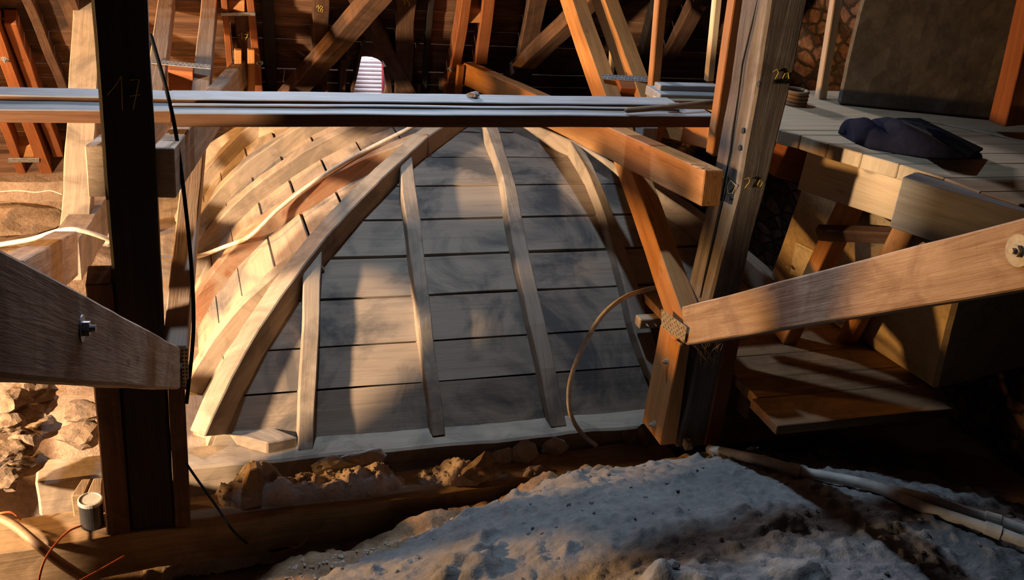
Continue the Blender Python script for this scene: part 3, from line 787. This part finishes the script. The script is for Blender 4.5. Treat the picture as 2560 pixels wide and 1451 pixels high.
on_roof_beam('rafter', 'dim dark rafter between the grey twin struts at the top', 'rafter', (1590, 200), (1640, -10), 34, .12, RA, .12)
on_roof_beam('rafter', 'broad brown rafter slanting towards the stone wall behind the thin batten', 'rafter', (1655, 150), (1745, -10), 40, .14, RBm, .14)
on_roof_beam('cross_brace', 'heavy brown roof brace rising left to right over the louvre', 'brace', (695, 260), (935, -14), 48, .12, RBm, .26)
on_roof_beam('cross_brace', 'brown roof brace falling left to right past the louvre, crossed by a heavier one', 'brace', (1012, 250), (862, -14), 36, .10, RBm, .13)
on_roof_beam('cross_brace', 'brown roof brace rising right behind the twin struts', 'brace', (1262, 206), (1490, -14), 40, .12, RBm, .26)
on_roof_beam('roof_stud', 'short dark stud beside the left edge of the louvre', 'stud', (845, 300), (850, 150), 16, .08, RBm, .09)
on_roof_beam('roof_stud', 'short brown stud at the right of the louvre below the brace', 'stud', (972, 260), (958, 170), 14, .08, RBm, .09)
def rproj(off): return lambda x, y: roof(x, y, off)
r17_ = None
chalk(r18, [[(791, 18), (797, 12), (796, 28)], [(803, 14), (798, 20), (808, 24), (806, 30), (800, 28), (808, 16), (803, 14)]], rproj(.123), RN, .0028)
chalk(r19, [[(1006, 2), (1012, -4), (1011, 12)], [(1022, -2), (1016, 3), (1024, 5), (1022, 14)]], rproj(.123), RN, .0028)
def ladder(label, Lp, Rp, wl, wr, blocks, straps, bolts=(), off=.2, oldr=None):
    """two new timbers bolted either side of an old rafter, with spacer blocks and metal straps"""
    t = thing('doubled_rafter', label, 'rafter', roof(Lp[0][0], Lp[0][1], off))
    for nm, pts, wd in (('rail', Lp, wl), ('rail', Rp, wr)):
        rings = []
        for (x, y) in pts:
            p = roof(x, y, off); q = roof(x + wd, y, off); q = V((q.x, p.y, p.z)); rings.append([p, q, q - RN * .16, p - RN * .16])
        MB().loft(rings).build('rail', 'orange_timber', t, rings[-1][0] - rings[0][0], .004, .003, cut=.2)
    for (x0, x1, y0, y1) in blocks:
        a, b, c, d = roof(x0, y1, off - .01), roof(x1, y1, off - .01), roof(x1, y0, off - .06), roof(x0, y0, off - .06)
        MB().prism([a, b, c, d], -RN * .1).build('spacer_block', 'new_timber', t, b - a, .003)
    for (x0, x1, y0, y1) in straps:
        a, b, c, d = roof(x0, y1, off + .004), roof(x1, y1, off + .004), roof(x1, y0, off + .004), roof(x0, y0, off + .004)
        MB().prism([a, b, c, d], RN * .005).build('strap', 'zinc', t, b - a, 0)
    for (x, y) in bolts: bolt(t, roof(x, y, off), RN, .022, 'zinc', .026)
    return t
ladder('orange doubled rafter with steel strap at the far left edge', [(47, 443), (-18, 270), (-125, -14)], [(105, 443), (52, 302), (-4, 150), (-60, -14)], 22, 30, [(38, 85, 366, 402)], [(20, 98, 395, 405)], [(12, 148)])
on_roof_beam('rafter', 'old rafter end right of the strapped rafter at the far left', 'rafter', (132, 395), (10, 60), 24, .12, 'orange_timber', .14)
d17 = ladder('orange doubled rafter around the old rafter chalked 17, with straps above and below the walkway', [(596, 433), (581, 308), (566, 152), (551, -14)], [(657, 433), (645, 308), (632, 150), (614, -14)], 16, 19, [(609, 655, 366, 398), (570, 612, 2, 30)], [(592, 668, 393, 400), (552, 638, 31, 38)], [(649, 157)])
r17 = on_roof_beam('rafter', 'old dark rafter chalked 17 between two orange rails', 'rafter', (622, 400), (580, -10), 34, .12, RBm, .12)
chalk(r17, [[(596, 88), (604, 80), (605, 98)], [(608, 84), (620, 86), (613, 100)], [(608, 94), (619, 93)]], rproj(.125), RN, .0028)
ladder('orange doubled rafter partly hidden behind the dome, under chalk number 18', [(762, 395), (757, 300), (757, 230)], [(806, 360), (804, 300), (806, 236)], 15, 15, [], [])
ladder('orange doubled rafter with notched rail carrying the far end of the long tie beam', [(1110, 250), (1132, 150), (1144, 80), (1157, -14)], [(1178, 240), (1190, 150), (1199, 80), (1210, -14)], 24, 30, [(1168, 1212, 22, 58)], [], [(1127, 173)])
# ladder cleats
for lab, (x, y), hh in (('short cleat left of the tie beam on the rafter chalked 17', (585, 120), .22), ('short cleat right of the tie beam on the rafter chalked 17', (618, 120), .5), ('short cleat under the far end of the long orange tie beam', (1142, 160), .3)):
    p = roof(x, y, .21); timber('cleat', lab, 'cleat', p, p + V((0, .02, -hh)), .05, .05, 'new_timber', (1, 0, 0))
# sawn-off old rafter foot and stonework at the eave
a = roof(622, 408, .05); mb = MB(); mb.box((a.x - .10, a.y - .42, a.z - .12), (a.x + .10, a.y, a.z + .08))
tag(mb.build('sawn_beam', 'brown_oak', None, (0, 1, 0), .02, .015, cut=.1), 'sawn end of an old beam below the straps of rafter 17', 'beam')
# ================================================================ louvred dormer
YD = 8.52
dl = thing('louvre_window', 'arched white slatted louvre with a red jamb in the roof slope', 'louvre', aY(915, 300, YD))
for i in range(15):
    y = 292 - i * 10.4
    a, b = aY(874, y, YD), aY(955, y, YD)
    b.z = a.z
    MB().prism([a, b, b + V((0, .034, .034)), a + V((0, .034, .034))], (0, .004, -.004)).build('slat', 'white_slat', dl, (1, 0, 0), 0)
a, b = aY(866, 305, YD), aY(958, 305, YD); tp = aY(912, 120, YD).z
zs = aY(912, 160, YD).z
MB().box((a.x - .06, YD - .10, a.z), (a.x + .03, YD + .12, zs + .1)).build('jamb', 'brown_oak', dl, (0, 0, 1))
MB().box((b.x - .015, YD - .11, a.z), (b.x + .045, YD + .12, zs + .1)).build('jamb', 'red_paint', dl, (0, 0, 1))
arc = [aY(x, y, YD - .1) for x, y in ((866, 163), (870, 156), (884, 147), (900, 142.5), (915, 141.5), (930, 143), (944, 148), (955, 156), (958, 163))]
top = aY(960, 96, YD - .1).z
MB().prism(arc + [V((arc[-1].x, YD - .1, top)), V((arc[0].x, YD - .1, top))], (0, .05, 0)).build('arched_header', 'brown_oak', dl, (1, 0, 0), .004)
zb = aY(915, 300, YD).z
for x in (a.x - .05, b.x + .05):
    MB().prism([V((x, YD, zb)), V((x, YD + .6, zb)), V((x, YD + .6, top + .1)), V((x, YD - .9, top + .15)), V((x, YD - .5, zb + .4))], (.02, 0, 0)).build('cheek', 'brown_oak', dl, (0, 1, 0), 0)
# ================================================================ left background
l0 = aT(150, 578, 6.1); l1 = aT(187, -20, 6.75)
timber('raking_post', 'pale sunlit leaning timber left of post 17', 'post', l0 - (l1 - l0) * .06, l1 + (l1 - l0) * .3, .165, .15, 'dusty_rib', (1, 0, 0), .008, up=(0, -1, .3))
y0, y1 = aT(199, 598, 5.6), aT(270, 490, 6.7)
timber('floor_beam', 'dusty beam lying on the fill behind post 17 towards the eave', 'beam', y0, y1, .16, .24, 'dusty_rib', (-1, 0, 0), .01)
for lab, px, z, rx, ry, rz, mt in (
    ('flat pale slab stone left of post 17 near the rubble heap', (207, 1028), .02, .13, .09, .05, 'stone'),
    ('rounded pale stone embedded in the fill below the flat slab', (200, 1090), -.05, .12, .1, .07, 'stone'),
    ('flat shelving stone in the sunlit fill at the far left', (60, 545), .06, .35, .25, .10, 'stone'),
    ('grey slab leaning on the fill under the eave at left', (300, 585), .02, .2, .1, .1, 'grey_stone')):
    stone(lab, aZ(*px, z), rx, ry, rz, mt, random.uniform(-.5, .5), .2)
# rubble heap at the far left edge: a countable pile of stones
rs = random.Random(11); n = 0
words = ['lowest', 'second', 'third', 'fourth', 'fifth', 'sixth', 'seventh', 'eighth', 'ninth', 'topmost']
heap = [(20, 1190, .10), (70, 1160, .10), (15, 1125, .2), (62, 1100, .2), (95, 1075, .18), (20, 1060, .3), (66, 1035, .3), (100, 1010, .25), (30, 1000, .38), (85, 975, .34)]
for i, (x, y, z) in enumerate(heap):
    stone('rough stone in the rubble heap at the left edge, %s from the bottom' % words[i] if 0 < i < 9 else 'rough stone in the rubble heap at the left edge, ' + words[i], aZ(x, y, z), rs.uniform(.07, .11), rs.uniform(.07, .1), rs.uniform(.04, .06), 'stone', rs.uniform(0, 3), .3, group='rubble heap stones')
# eave stonework blobs behind the dome
for lab, (x, y), rx, rz in (('whitish mortar lump on the eave ledge left of the dome', (590, 492), .22, .1), ('dark stone on the eave ledge behind post 17', (540, 505), .2, .08)):
    stone(lab, aT(x, y, 8.7), rx, .15, rz, 'grey_stone', 0, .3)
# little offcut bridging the back rib
a = aT(758, 393, 7.3); timber('wood_offcut', 'short flat grey offcut lying across the back left rib of the dome', 'offcut', a, aT(822, 388, 7.3), .1, .025, 'grey_plank', (0, 1, 0))
# ================================================================ battens, boards and platform at the right
def stick(name, label, a, b, Y0_, Y1_, w, d, mat):
    p, q = aY(*a, Y0_), aY(*b, Y1_)
    return timber(name, label, 'batten', p, q + (q - p) * .5, w, d, mat, (1, 0, 0), .002, up=(0, -1, 0))
stick('upright_batten', 'orange upright batten standing at the right end of the walkway beside post 20', (1780, 392), (1838, -10), 4.2, 4.2, .062, .07, 'new_timber')
stick('upright_batten', 'thin orange upright batten behind the walkway, right of the twin struts', (1627, 252), (1648, -10), 4.95, 4.95, .05, .06, 'new_timber')
stick('upright_batten', 'pale upright batten standing on the boards beyond the walkway', (1768, 206), (1790, -10), 5.5, 5.5, .045, .05, 'pale_plank')
stick('upright_batten', 'pale upright batten standing on the platform before the stone wall', (2046, 262), (2088, -10), 4.75, 4.75, .05, .05, 'pale_plank')
stick('upright_batten', 'short pale batten seen between the twin struts', (1516, 330), (1530, 90), 6.6, 6.6, .035, .04, 'pale_plank')
stick('upright_post', 'brown timber post at the right edge in front of the chimney breast', (2512, 318), (2590, -10), 4.05, 4.05, .2, .12, 'orange_timber')
def zboard(label, x0, x1, yb, yf, z, th, mat='pale_plank', name='platform_board', group=None, xr=None):
    a = aZ(x0, yf, z); c = aZ(x1, yf, z); b = aZ(x0, yb, z); X1 = xr or c.x
    mb = MB(); mb.prism([a, V((X1, a.y, z)), V((X1, b.y, z)), V((a.x, b.y, z))], (0, 0, -th))
    return tag(mb.build(name, mat, None, (1, 0, 0), .004, .002, cut=.25), label, 'board', group)
zboard('grey board beyond the walkway end, lower step behind the batten', 1652, 1795, 214, 236, ZW + .02, .05, 'grey_plank', 'step_board')
zboard('grey board beyond the walkway end, far upper step', 1652, 1795, 204, 213, ZW + .05, .05, 'grey_plank', 'step_board')
zboard('pale board beyond the walkway end, nearest the walkway', 1652, 1795, 238, 250, ZW + .0, .05, 'pale_plank', 'step_board')
# platform: boards along x, their left ends stepping towards the viewer
ends = [(1930, 300), (1960, 326), (2012, 338), (2080, 360), (2165, 385), (2257, 411), (2370, 445), (2462, 480), (2560, 512)]
E3 = [aZ(x, y, ZW) for x, y in ends]
pn_ = ['furthest, against the chimney', 'second from the chimney', 'third from the chimney', 'under the tip of the navy bag', 'under the middle of the navy bag', 'just in front of the navy bag', 'sixth towards the viewer with bared end grain', 'nearest the viewer']
ys = [E3[0].y + .62] + [p.y for p in E3[1:]]
for i in range(8):
    p = E3[i + 1]; yb = ys[i]
    x0 = min(E3[i].x, p.x) if i else p.x - .25
    x0 = (E3[i].x + p.x) / 2 if i else p.x - .3
    mb = MB(); mb.prism([V((p.x - .02, p.y + .004, ZW)), V((5.0, p.y + .004, ZW)), V((5.0, yb, ZW)), V((E3[i].x - .02 if i else p.x - .12, yb, ZW))], (0, 0, -.07))
    tag(mb.build('platform_board', 'pale_plank', None, (1, 0, 0), .004, .002, cut=.3), 'pale platform board, ' + pn_[i], 'board', 'platform boards')
# fascia board under the ends, rough beam before it
fa, fb = aZ(2012, 362, ZW - .07), aZ(2256, 440, ZW - .07)
fd = (fb - fa).normalized(); fnrm = V((-fd.y, fd.x, 0)); fnrm = fnrm if fnrm.x < 0 else -fnrm
fo = fa - fnrm * .02
fj = lambda x, y: aP(x, y, fo, fnrm)
poly = [fj(2022, 364), fj(2262, 446), fj(2244, 556), fj(1992, 474)]
tag(MB().prism(poly, -fnrm * .045).build('fascia_board', 'pale_plank', None, fd, .003, .001), 'pale sunlit fascia board under the left ends of the platform boards', 'board')
g0 = aZ(2257, 442, ZW - .01); g1 = aZ(2640, 556, ZW - .01)
timber('platform_beam', 'grey rough sawn beam carrying the near corner of the platform', 'beam', g0, g1, .13, .24, 'grey_plank', (1, 0, 0), .004)
timber('platform_beam', 'dark stub beam under the far corner of the platform beside post 20', 'beam', aY(1975, 350, 4.25), aY(2060, 372, 4.25), .1, .2, 'orange_timber', (0, 1, 0))
# landing
ZL = 0.6
le = [(1575, 735), (1628, 790), (1683, 846), (1735, 900), (1790, 955), (1848, 1000), (1945, 1066)]
L3 = [aZ(x, y, ZL) for x, y in le]
xR = aZ(2375, 1010, ZL).x
lw = ['at the foot of the dome, farthest from the viewer', 'second from the dome', 'beside the back of post 20', 'right of the foot of post 20', 'second from the front edge', 'at the front edge with a sawn pale end']
for i in range(6):
    a, b = L3[i + 1], L3[i]
    xl = aZ(1945, 1066, ZL).x - .03 * (1 - i / 5)
    if b.y > 3.76 and a.y < 4.05: xl = 2.64
    mb = MB(); mb.prism([V((xl, a.y + .003, ZL)), V((xR + (0 if i > 3 else .3), a.y + .003, ZL)), V((xR + (0 if i > 3 else .3), b.y, ZL)), V((xl, b.y, ZL))], (0, 0, -.05))
    tag(mb.build('landing_board', 'landing_wood', None, (1, 0, 0), .003, .002, cut=.3), 'brown landing board, ' + lw[i], 'board', 'landing boards')
a = L3[1]; ja = aZ(1602, 800, ZL - .06)
o = timber('joist', 'pale joist end with two screws poking out under the landing boards', 'beam', ja, ja + V((.75, .0, 0)), .07, .06, 'pale_plank', (0, 1, 0), .001)
for dx in (.04, .09):
    bolt(o, ja + V((dx, -.001, -.03)), (0, -1, 0), .008, 'zinc', .008)
timber('joist', 'brown joist under the front edge of the landing', 'beam', V((L3[6].x + .05, L3[6].y + .32, ZL - .055)), V((xR - .1, L3[6].y + .32, ZL - .055)), .1, .12, 'brown_oak', (0, 1, 0))
# supports between landing and platform
b0, b1 = aZ(1957, 862, ZL), aZ(2134, 496, ZW - .275)
timber('strut_post', 'square leaning prop from the landing up to the fascia', 'post', b0, b1, .095, .1, 'new_timber', (1, 0, 0), .003, up=(0, -1, 0))
mb = MB(); r0, r1 = aZ(2118, 850, ZL), aZ(2270, 556, ZW - .245); mb.tube([r0, r0.lerp(r1, .5), r1], [.055, .052, .05], 14)
tag(mb.build('round_prop', 'new_timber', None, r1 - r0, bevel=0, smooth=True), 'round debarked pole propping the platform, right of the square prop', 'post')
h0 = b0.lerp(b1, .74); h1 = r0.lerp(r1, .82)
timber('cross_rail', 'dark cross rail between the square prop and the round pole', 'rail', h0 + V((-.09, .05, .03)), h1 + V((0, .05, .05)), .05, .075, 'brown_oak', (0, 1, 0))
# chimney: yellow plastered base on the landing, grey rendered stack above the platform
ca, cb = aZ(1918, 705, ZL - .02), aZ(2337, 978, ZL)
ct, cu = aZ(2046, 335, ZW - .08), aZ(2437, 545, ZW - .08)
ct, cu = ca + (ct - ca) * .78, cb + (cu - cb) * .74
ch = thing('plastered_chimney', 'yellow plastered chimney base standing on the landing', 'chimney', ca + V((.6, 0, 0)))
EX = V((1.3, .25, 0))
MB().loft([[ca, cb, cb + EX, ca + EX], [ct, cu, cu + EX, ct + EX]]).build('masonry', 'yellow_plaster', ch, (0, 0, 1), .02, .005, cut=.08)
cn = (cb - ca).cross(ct - ca).normalized()
if cn.x > 0: cn = -cn
cj = lambda x, y: aP(x, y, ca + cn * .008, cn)
fr = [cj(1993, 604), cj(2042, 628), cj(2027, 698), cj(1977, 684)]
MB().prism(fr, cn * .012).build('hatch_frame', 'cream_paint', ch, fr[1] - fr[0], .003)
dr = [cj(1997, 612), cj(2037, 632), cj(2021, 688), cj(1982, 676)]
door = MB().prism([p + cn * .012 for p in dr], cn * .008).build('hatch_door', 'cream_paint', ch, dr[1] - dr[0], .002)
MB().tube([cj(1988, 662) + cn * .02, cj(1988, 662) + cn * .05], .007, 8).build('knob', 'rusty_zinc', door, (1, 0, 0), 0)
MB().tube([cj(1984, 660) + cn * .05, cj(1992, 664) + cn * .05], .006, 8).build('knob', 'rusty_zinc', door, (1, 0, 0), 0)
ua, ub = aZ(2090, 262, ZW), aZ(2600, 314, ZW)
st = MB(); bk = V((.28, .35, 0)); up = V((0, 0, 2.2))
st.loft([[ua, ub, ub + bk, ua + bk], [ua + up, ub + up, ub + bk + up, ua + bk + up]])
tag(st.build('chimney_stack', 'grey_render', None, (0, 0, 1), .02, .01, cut=.12), 'grey rendered chimney breast rising from the platform', 'chimney')
# line on the platform
a = aZ(2285, 295, ZW + .004); b = aZ(2575, 357, ZW + .004)
mb = MB(); mb.tube([a, b], .004, 6); tag(mb.build('chalk_line', 'pipe_cream', None, b - a, bevel=0), 'straight pale cord lying on the platform behind the navy bag', 'cord')
# navy bag
bg = thing('navy_bag', 'crumpled dark navy cloth bag with a flat black flap on the platform', 'bag', aZ(2280, 385, ZW))
def lump(px, z0, pts, mat, nm):
    rings = []
    for (x, yb, yt, dep) in pts:
        b = aZ(x, yb, ZW + .003); t = aY(x, yt, b.y + dep * .45); hgt = max(.02, t.z - ZW)
        ring = []
        for k in range(14):
            an = math.pi * k / 13
            w = dep * (.5 - .5 * math.cos(an)) ; hh = hgt * max(0.0, math.sin(an)) ** .6
            q = V((b.x, b.y + w, ZW + .003 + hh)); q += noise.noise_vector(q * 9) * .012; q.z = max(q.z, ZW + .002); ring.append(q)
        rings.append(ring)
    mb = MB(); mb.loft(rings); return mb.build(nm, mat, bg, (1, 0, 0), bevel=0, smooth=True, wob=.004, cut=.06)
lump(None, 0, [(2122, 345, 338, .05), (2140, 358, 312, .16), (2170, 370, 304, .24), (2200, 376, 302, .26), (2222, 380, 318, .24), (2240, 384, 302, .26), (2265, 388, 298, .28), (2310, 394, 308, .26), (2360, 398, 326, .22), (2420, 398, 356, .14), (2452, 396, 384, .06)], 'navy_cloth', 'body')
fl = [aY(2240, 300, 3.92), aY(2300, 300, 3.98), aY(2458, 376, 3.72), aY(2420, 402, 3.5), aY(2330, 340, 3.56)]
MB().prism(fl, (0, .004, .01)).build('flap', 'black_cloth', bg, (1, 0, 0), .003)
# coil of rope stack behind post 20
q = aZ(1985, 246, ZW + .03); mb = MB()
for k in range(4):
    mb.tube([q + V((math.cos(t) * .065, math.sin(t) * .065, -.02 + k * .02)) for t in [i * math.pi / 10 for i in range(21)]], .011, 7)
tag(mb.build('rope_coil', 'dirty_beam', None, (1, 0, 0), bevel=0, smooth=True), 'grey coil of rope on the platform just right of post 20', 'rope')
# ================================================================ hoses, cables, small things
cable('white_conduit', 'pale flexible conduit sagging behind post 17 and up the left side of the dome', 'conduit',
      [aT(-60, 622, 5.2), aT(0, 612, 5.2), aT(80, 598, 5.2), aT(150, 577, 5.2), aT(200, 576, 5.2), aT(275, 600, 5.3), aT(340, 628, 5.5), aT(400, 643, 5.7), aT(450, 646, 5.9), aT(500, 640, 6.1)] +
      [on_dome(x, y, 'l', .04) for x, y in ((560, 618), (625, 590), (700, 520), (775, 462), (850, 412), (930, 368), (1000, 333), (1045, 310))], .013, 'white_hose')
cable('grey_hose', 'grey hose arching from the rubble over the dome front to the landing', 'hose',
      [aZ(1492, 1116, .0), aZ(1455, 1085, .02), aY(1428, 1040, 4.22), aY(1422, 985, 4.2), aY(1432, 930, 4.18), aY(1462, 860, 4.15), aY(1505, 790, 4.15), aY(1560, 745, 4.2), aY(1620, 724, 4.35), aY(1680, 714, 4.6), aY(1735, 708, 4.8)], .0125, 'grey_hose')
cable('black_cable', 'black cable hanging down past the right side of post 17', 'cable',
      [aT(376, 85, 4.05), aT(395, 150, 4.05), aT(420, 240, 4.08), aT(440, 335, 4.1), aT(462, 500, 4.15), aT(478, 660, 4.2), aT(484, 790, 4.25), aT(480, 880, 4.3), aT(466, 1010, 4.3)], .0085, 'black_rubber')
cable('wire', 'thin pale wire along the eave ledge at the far left', 'wire', [aT(-30, 482, 7.5), aT(40, 477, 7.5), aT(90, 481, 7.5), aT(125, 477, 7.5), aT(156, 487, 7.5)], .004, 'white_hose')
cable('wire', 'thin pale wire hanging by the eave between post 17 and the dome', 'wire', [aT(505, 452, 8.0), aT(540, 475, 8.0), aT(580, 492, 8.0), aT(625, 507, 8.0)], .005, 'white_hose')
gz = lambda x, y: max(floor_z(x, y), shoulder_z(x, y))
cable('wire_coil', 'loops of thin grey wire on the dirt in front of the floor beam', 'wire',
      [on_surf(x, y, gz, h) for x, y, h in ((632, 1345, .02), (660, 1328, .04), (700, 1320, .05), (740, 1322, .05), (768, 1342, .03), (740, 1370, .02), (700, 1340, .03), (735, 1308, .05), (780, 1288, .07), (808, 1292, .06), (806, 1318, .04), (782, 1338, .02))], .0026, 'brown_hose')
cable('black_cable', 'black cable trailing from the foot of post 17 across the floor beam into the dark', 'cable',
      [aT(466, 1160, 4.45), aT(490, 1195, 4.5), aT(540, 1265, 4.45), aT(585, 1330, 4.4)] + [on_surf(x, y, gz, .008) for x, y in ((630, 1366), (680, 1377), (720, 1370))], .006, 'black_rubber')
a = on_surf(672, 1368, gz, .015); b = on_surf(790, 1292, gz, .03)
timber('plank_offcut', 'brown plank offcut lying on the dirt inside the wire loops', 'offcut', a, b, .085, .03, 'dirty_beam', (1, 0, 0), .004)
cable('brown_hose', 'thick dusty brown hose in the dark lower left corner', 'hose', [aZ(-40, 1290, .0), aZ(0, 1298, .0), aZ(40, 1318, .0), aZ(85, 1355, -.02), aZ(140, 1400, -.08), aZ(200, 1440, -.14), aZ(260, 1470, -.2)], .022, 'brown_hose')
cable('orange_cable', 'thin orange cable running from the black tin to the lower left', 'cable', [aZ(212, 1312, -.04), aZ(170, 1330, -.02), aZ(130, 1372, .0), aZ(108, 1410, -.0), aZ(95, 1460, -.05)], .005, 'orange_cable')
cable('orange_cable', 'thin orange cable end curling in from the left edge above the brown hose', 'cable', [aZ(-20, 1288, .0), aZ(0, 1284, .02), aZ(30, 1282, .02), aZ(52, 1300, -.02)], .005, 'orange_cable')
cable('orange_cable', 'short orange cable in the dark below post 17', 'cable', [aZ(195, 1455, -.1), aZ(250, 1425, -.08), aZ(312, 1390, -.05)], .004, 'orange_cable')
# black tin with grey lid
tc_ = aZ(231, 1312, -.055); tn = thing('tin', 'small black tin with a grey lid standing at the foot of post 17', 'tin', tc_)
mb = MB(); ringz = lambda r, z, k=28: [tc_ + V((math.cos(i * 2 * math.pi / k) * r, math.sin(i * 2 * math.pi / k) * r, z)) for i in range(k)]
mb.loft([ringz(.05, 0), ringz(.05, .135)]); mb.build('can', 'tin_black', tn, (0, 0, 1), bevel=0)
mb = MB(); mb.loft([ringz(.053, .125), ringz(.053, .14), ringz(.047, .142), ringz(.046, .137)]); mb.build('lid', 'lid_grey', tn, (0, 0, 1), bevel=0)
# blocks left of post 17
for lab, pts in (('small sawn wood block beside the black tin, left one of two', [(178, 1240), (212, 1238), (230, 1196), (205, 1198)]), ('small sawn wood block beside the black tin, against post 17', [(216, 1238), (256, 1232), (258, 1194), (234, 1196)])):
    tag(MB().prism([aZ(x, y, .06) for x, y in pts], (0, 0, -.2)).build('wood_block', 'dirty_beam', None, (0, 1, 0), .006, .006, cut=.06), lab, 'block')
# stones along the floor beam
for lab, (x, y), z, rx, ry, rz, mt in (
    ('angular brown stone on the floor beam below the third dome rib', (1200, 1168), .03, .10, .08, .075, 'stone'),
    ('flat pale stone lying on the rubble between dome and floor beam', (1105, 1010), .0, .0, .0, .0, None),
    ('pale stone on the rubble right of the angular brown stone', (1258, 1140), -.05, .07, .05, .06, 'grey_stone'),
    ('larger pale stone in the rubble in front of the fourth dome rib', (1312, 1130), -.03, .085, .06, .075, 'grey_stone'),
    ('low pale stone in the rubble left of the grey hose', (1388, 1120), -.04, .09, .05, .05, 'grey_stone'),
    ('brown stone block at the foot of post 20', (1574, 1092), -.01, .07, .05, .05, 'stone'),
    ('pointed brown stone leaning on the foot of post 20', (1608, 1090), -.0, .045, .05, .07, 'stone'),
    ('small brown stone on the mortar edge right of post 20', (1722, 1108), .27, .035, .03, .04, 'stone'),
    ('flat grey stone on the rubble below the second dome rib', (835, 1165), -.03, .12, .06, .05, 'grey_stone'),
    ('bulky dusty stone on the rubble right of the second dome rib', (900, 1150), -.03, .14, .06, .075, 'grey_stone')):
    if mt: stone(lab, aZ(x, y, z), rx, ry, rz, mt, random.uniform(-.6, .6), .2)
wp = [aY(604, 1232, 4.05), aY(658, 1228, 4.05), aY(657, 1180, 4.07), aY(645, 1170, 4.07), aY(622, 1176, 4.07)]
tag(MB().prism(wp, (0, .06, 0)).build('wood_wedge', 'dirty_beam', None, (0, 0, 1), .006, .006, cut=.05), 'upright split wood wedge stuck behind the floor beam', 'wedge')
# pipes on the mortar
def on_mort(x, y, h=.02):
    r = ray(x, y); t = 1.5
    while t < 6:
        P = CAM + r * t
        if P.z < mort_z(P.x, P.y) + h: break
        t += .01
    return CAM + r * t
def pipe(label, pts, r, collars):
    P = [on_mort(x, y, .03) for x, y in pts]
    t = thing('pipe', label, 'pipe', P[0]); mb = MB(); mb.tube(catmull(P, 5), r, 14); mb.build('tube', 'pipe_cream', t, P[-1] - P[0], bevel=0, smooth=True)
    for k, f in collars:
        a = P[k].lerp(P[k + 1], f); d = (P[k + 1] - P[k]).normalized() * .03
        mb = MB(); mb.tube([a - d, a + d], r + .005, 14); mb.build('coupling', 'pipe_cream', t, d, bevel=0)
pipe('long cream plastic pipe lying over the mortar from post 20 to the right edge', [(1775, 1124), (1860, 1142), (1935, 1160), (2000, 1180), (2120, 1202), (2200, 1222), (2290, 1262), (2400, 1300), (2490, 1330), (2600, 1372)], .024, [(2, .8), (7, .9)])
pipe('second cream plastic pipe joining the long one at the right edge', [(2230, 1226), (2320, 1248), (2410, 1278), (2500, 1304), (2600, 1340)], .022, [(2, .8)])
# crumbs of mortar and stone scattered on the mortar: too many to count
mb = MB(); rs = random.Random(21)
for i in range(260):
    x, y = rs.uniform(.6, 4.4), rs.uniform(2.2, 3.7)
    if not in_mort(x, y): continue
    r_ = rs.uniform(.004, .011) * (1.8 if rs.random() < .06 else 1); c = V((x, y, mort_z(x, y) + r_ * .3)); b_ = bmesh.new(); bmesh.ops.create_icosphere(b_, subdivisions=1, radius=1)
    sc_ = V((rs.uniform(.7, 1.5), rs.uniform(.7, 1.4), rs.uniform(.35, .8))) * r_
    mb.add([c + V((v.co.x * sc_.x, v.co.y * sc_.y, v.co.z * sc_.z)) + noise.noise_vector(v.co * 2 + c * 30) * r_ * .4 for v in b_.verts], [[v.index for v in f.verts] for f in b_.faces]); b_.free()
tag(mb.build('mortar_crumbs', 'mortar', None, (1, 0, 0), bevel=0), 'crumbs of mortar and grit scattered over the grey vault back', 'rubble', kind='stuff')
mb = MB()
for i in range(1400):
    if rs.random() < .5: x, y = rs.uniform(.0, 2.4), rs.uniform(4.0, 4.28)
    else: x, y = rs.uniform(.4, 2.3), rs.uniform(3.4, 3.74)
    r_ = rs.uniform(.003, .010); zz = bank_z(x, y)
    if y < 3.95: zz = max(zz, shoulder_z(x, y))
    c = V((x, y, zz + r_ * .3)); b_ = bmesh.new(); bmesh.ops.create_icosphere(b_, subdivisions=1, radius=1)
    sc_ = V((rs.uniform(.7, 1.6), rs.uniform(.7, 1.4), rs.uniform(.35, .8))) * r_
    mb.add([c + V((v.co.x * sc_.x, v.co.y * sc_.y, v.co.z * sc_.z)) + noise.noise_vector(v.co * 2 + c * 30) * r_ * .4 for v in b_.verts], [[v.index for v in f.verts] for f in b_.faces]); b_.free()
tag(mb.build('rubble_grit', 'pink_rubble', None, (1, 0, 0), bevel=0), 'loose grit and mortar crumbs along the floor beam', 'rubble', kind='stuff')
for o in bpy.data.objects:
    if '_o' in o: del o['_o']
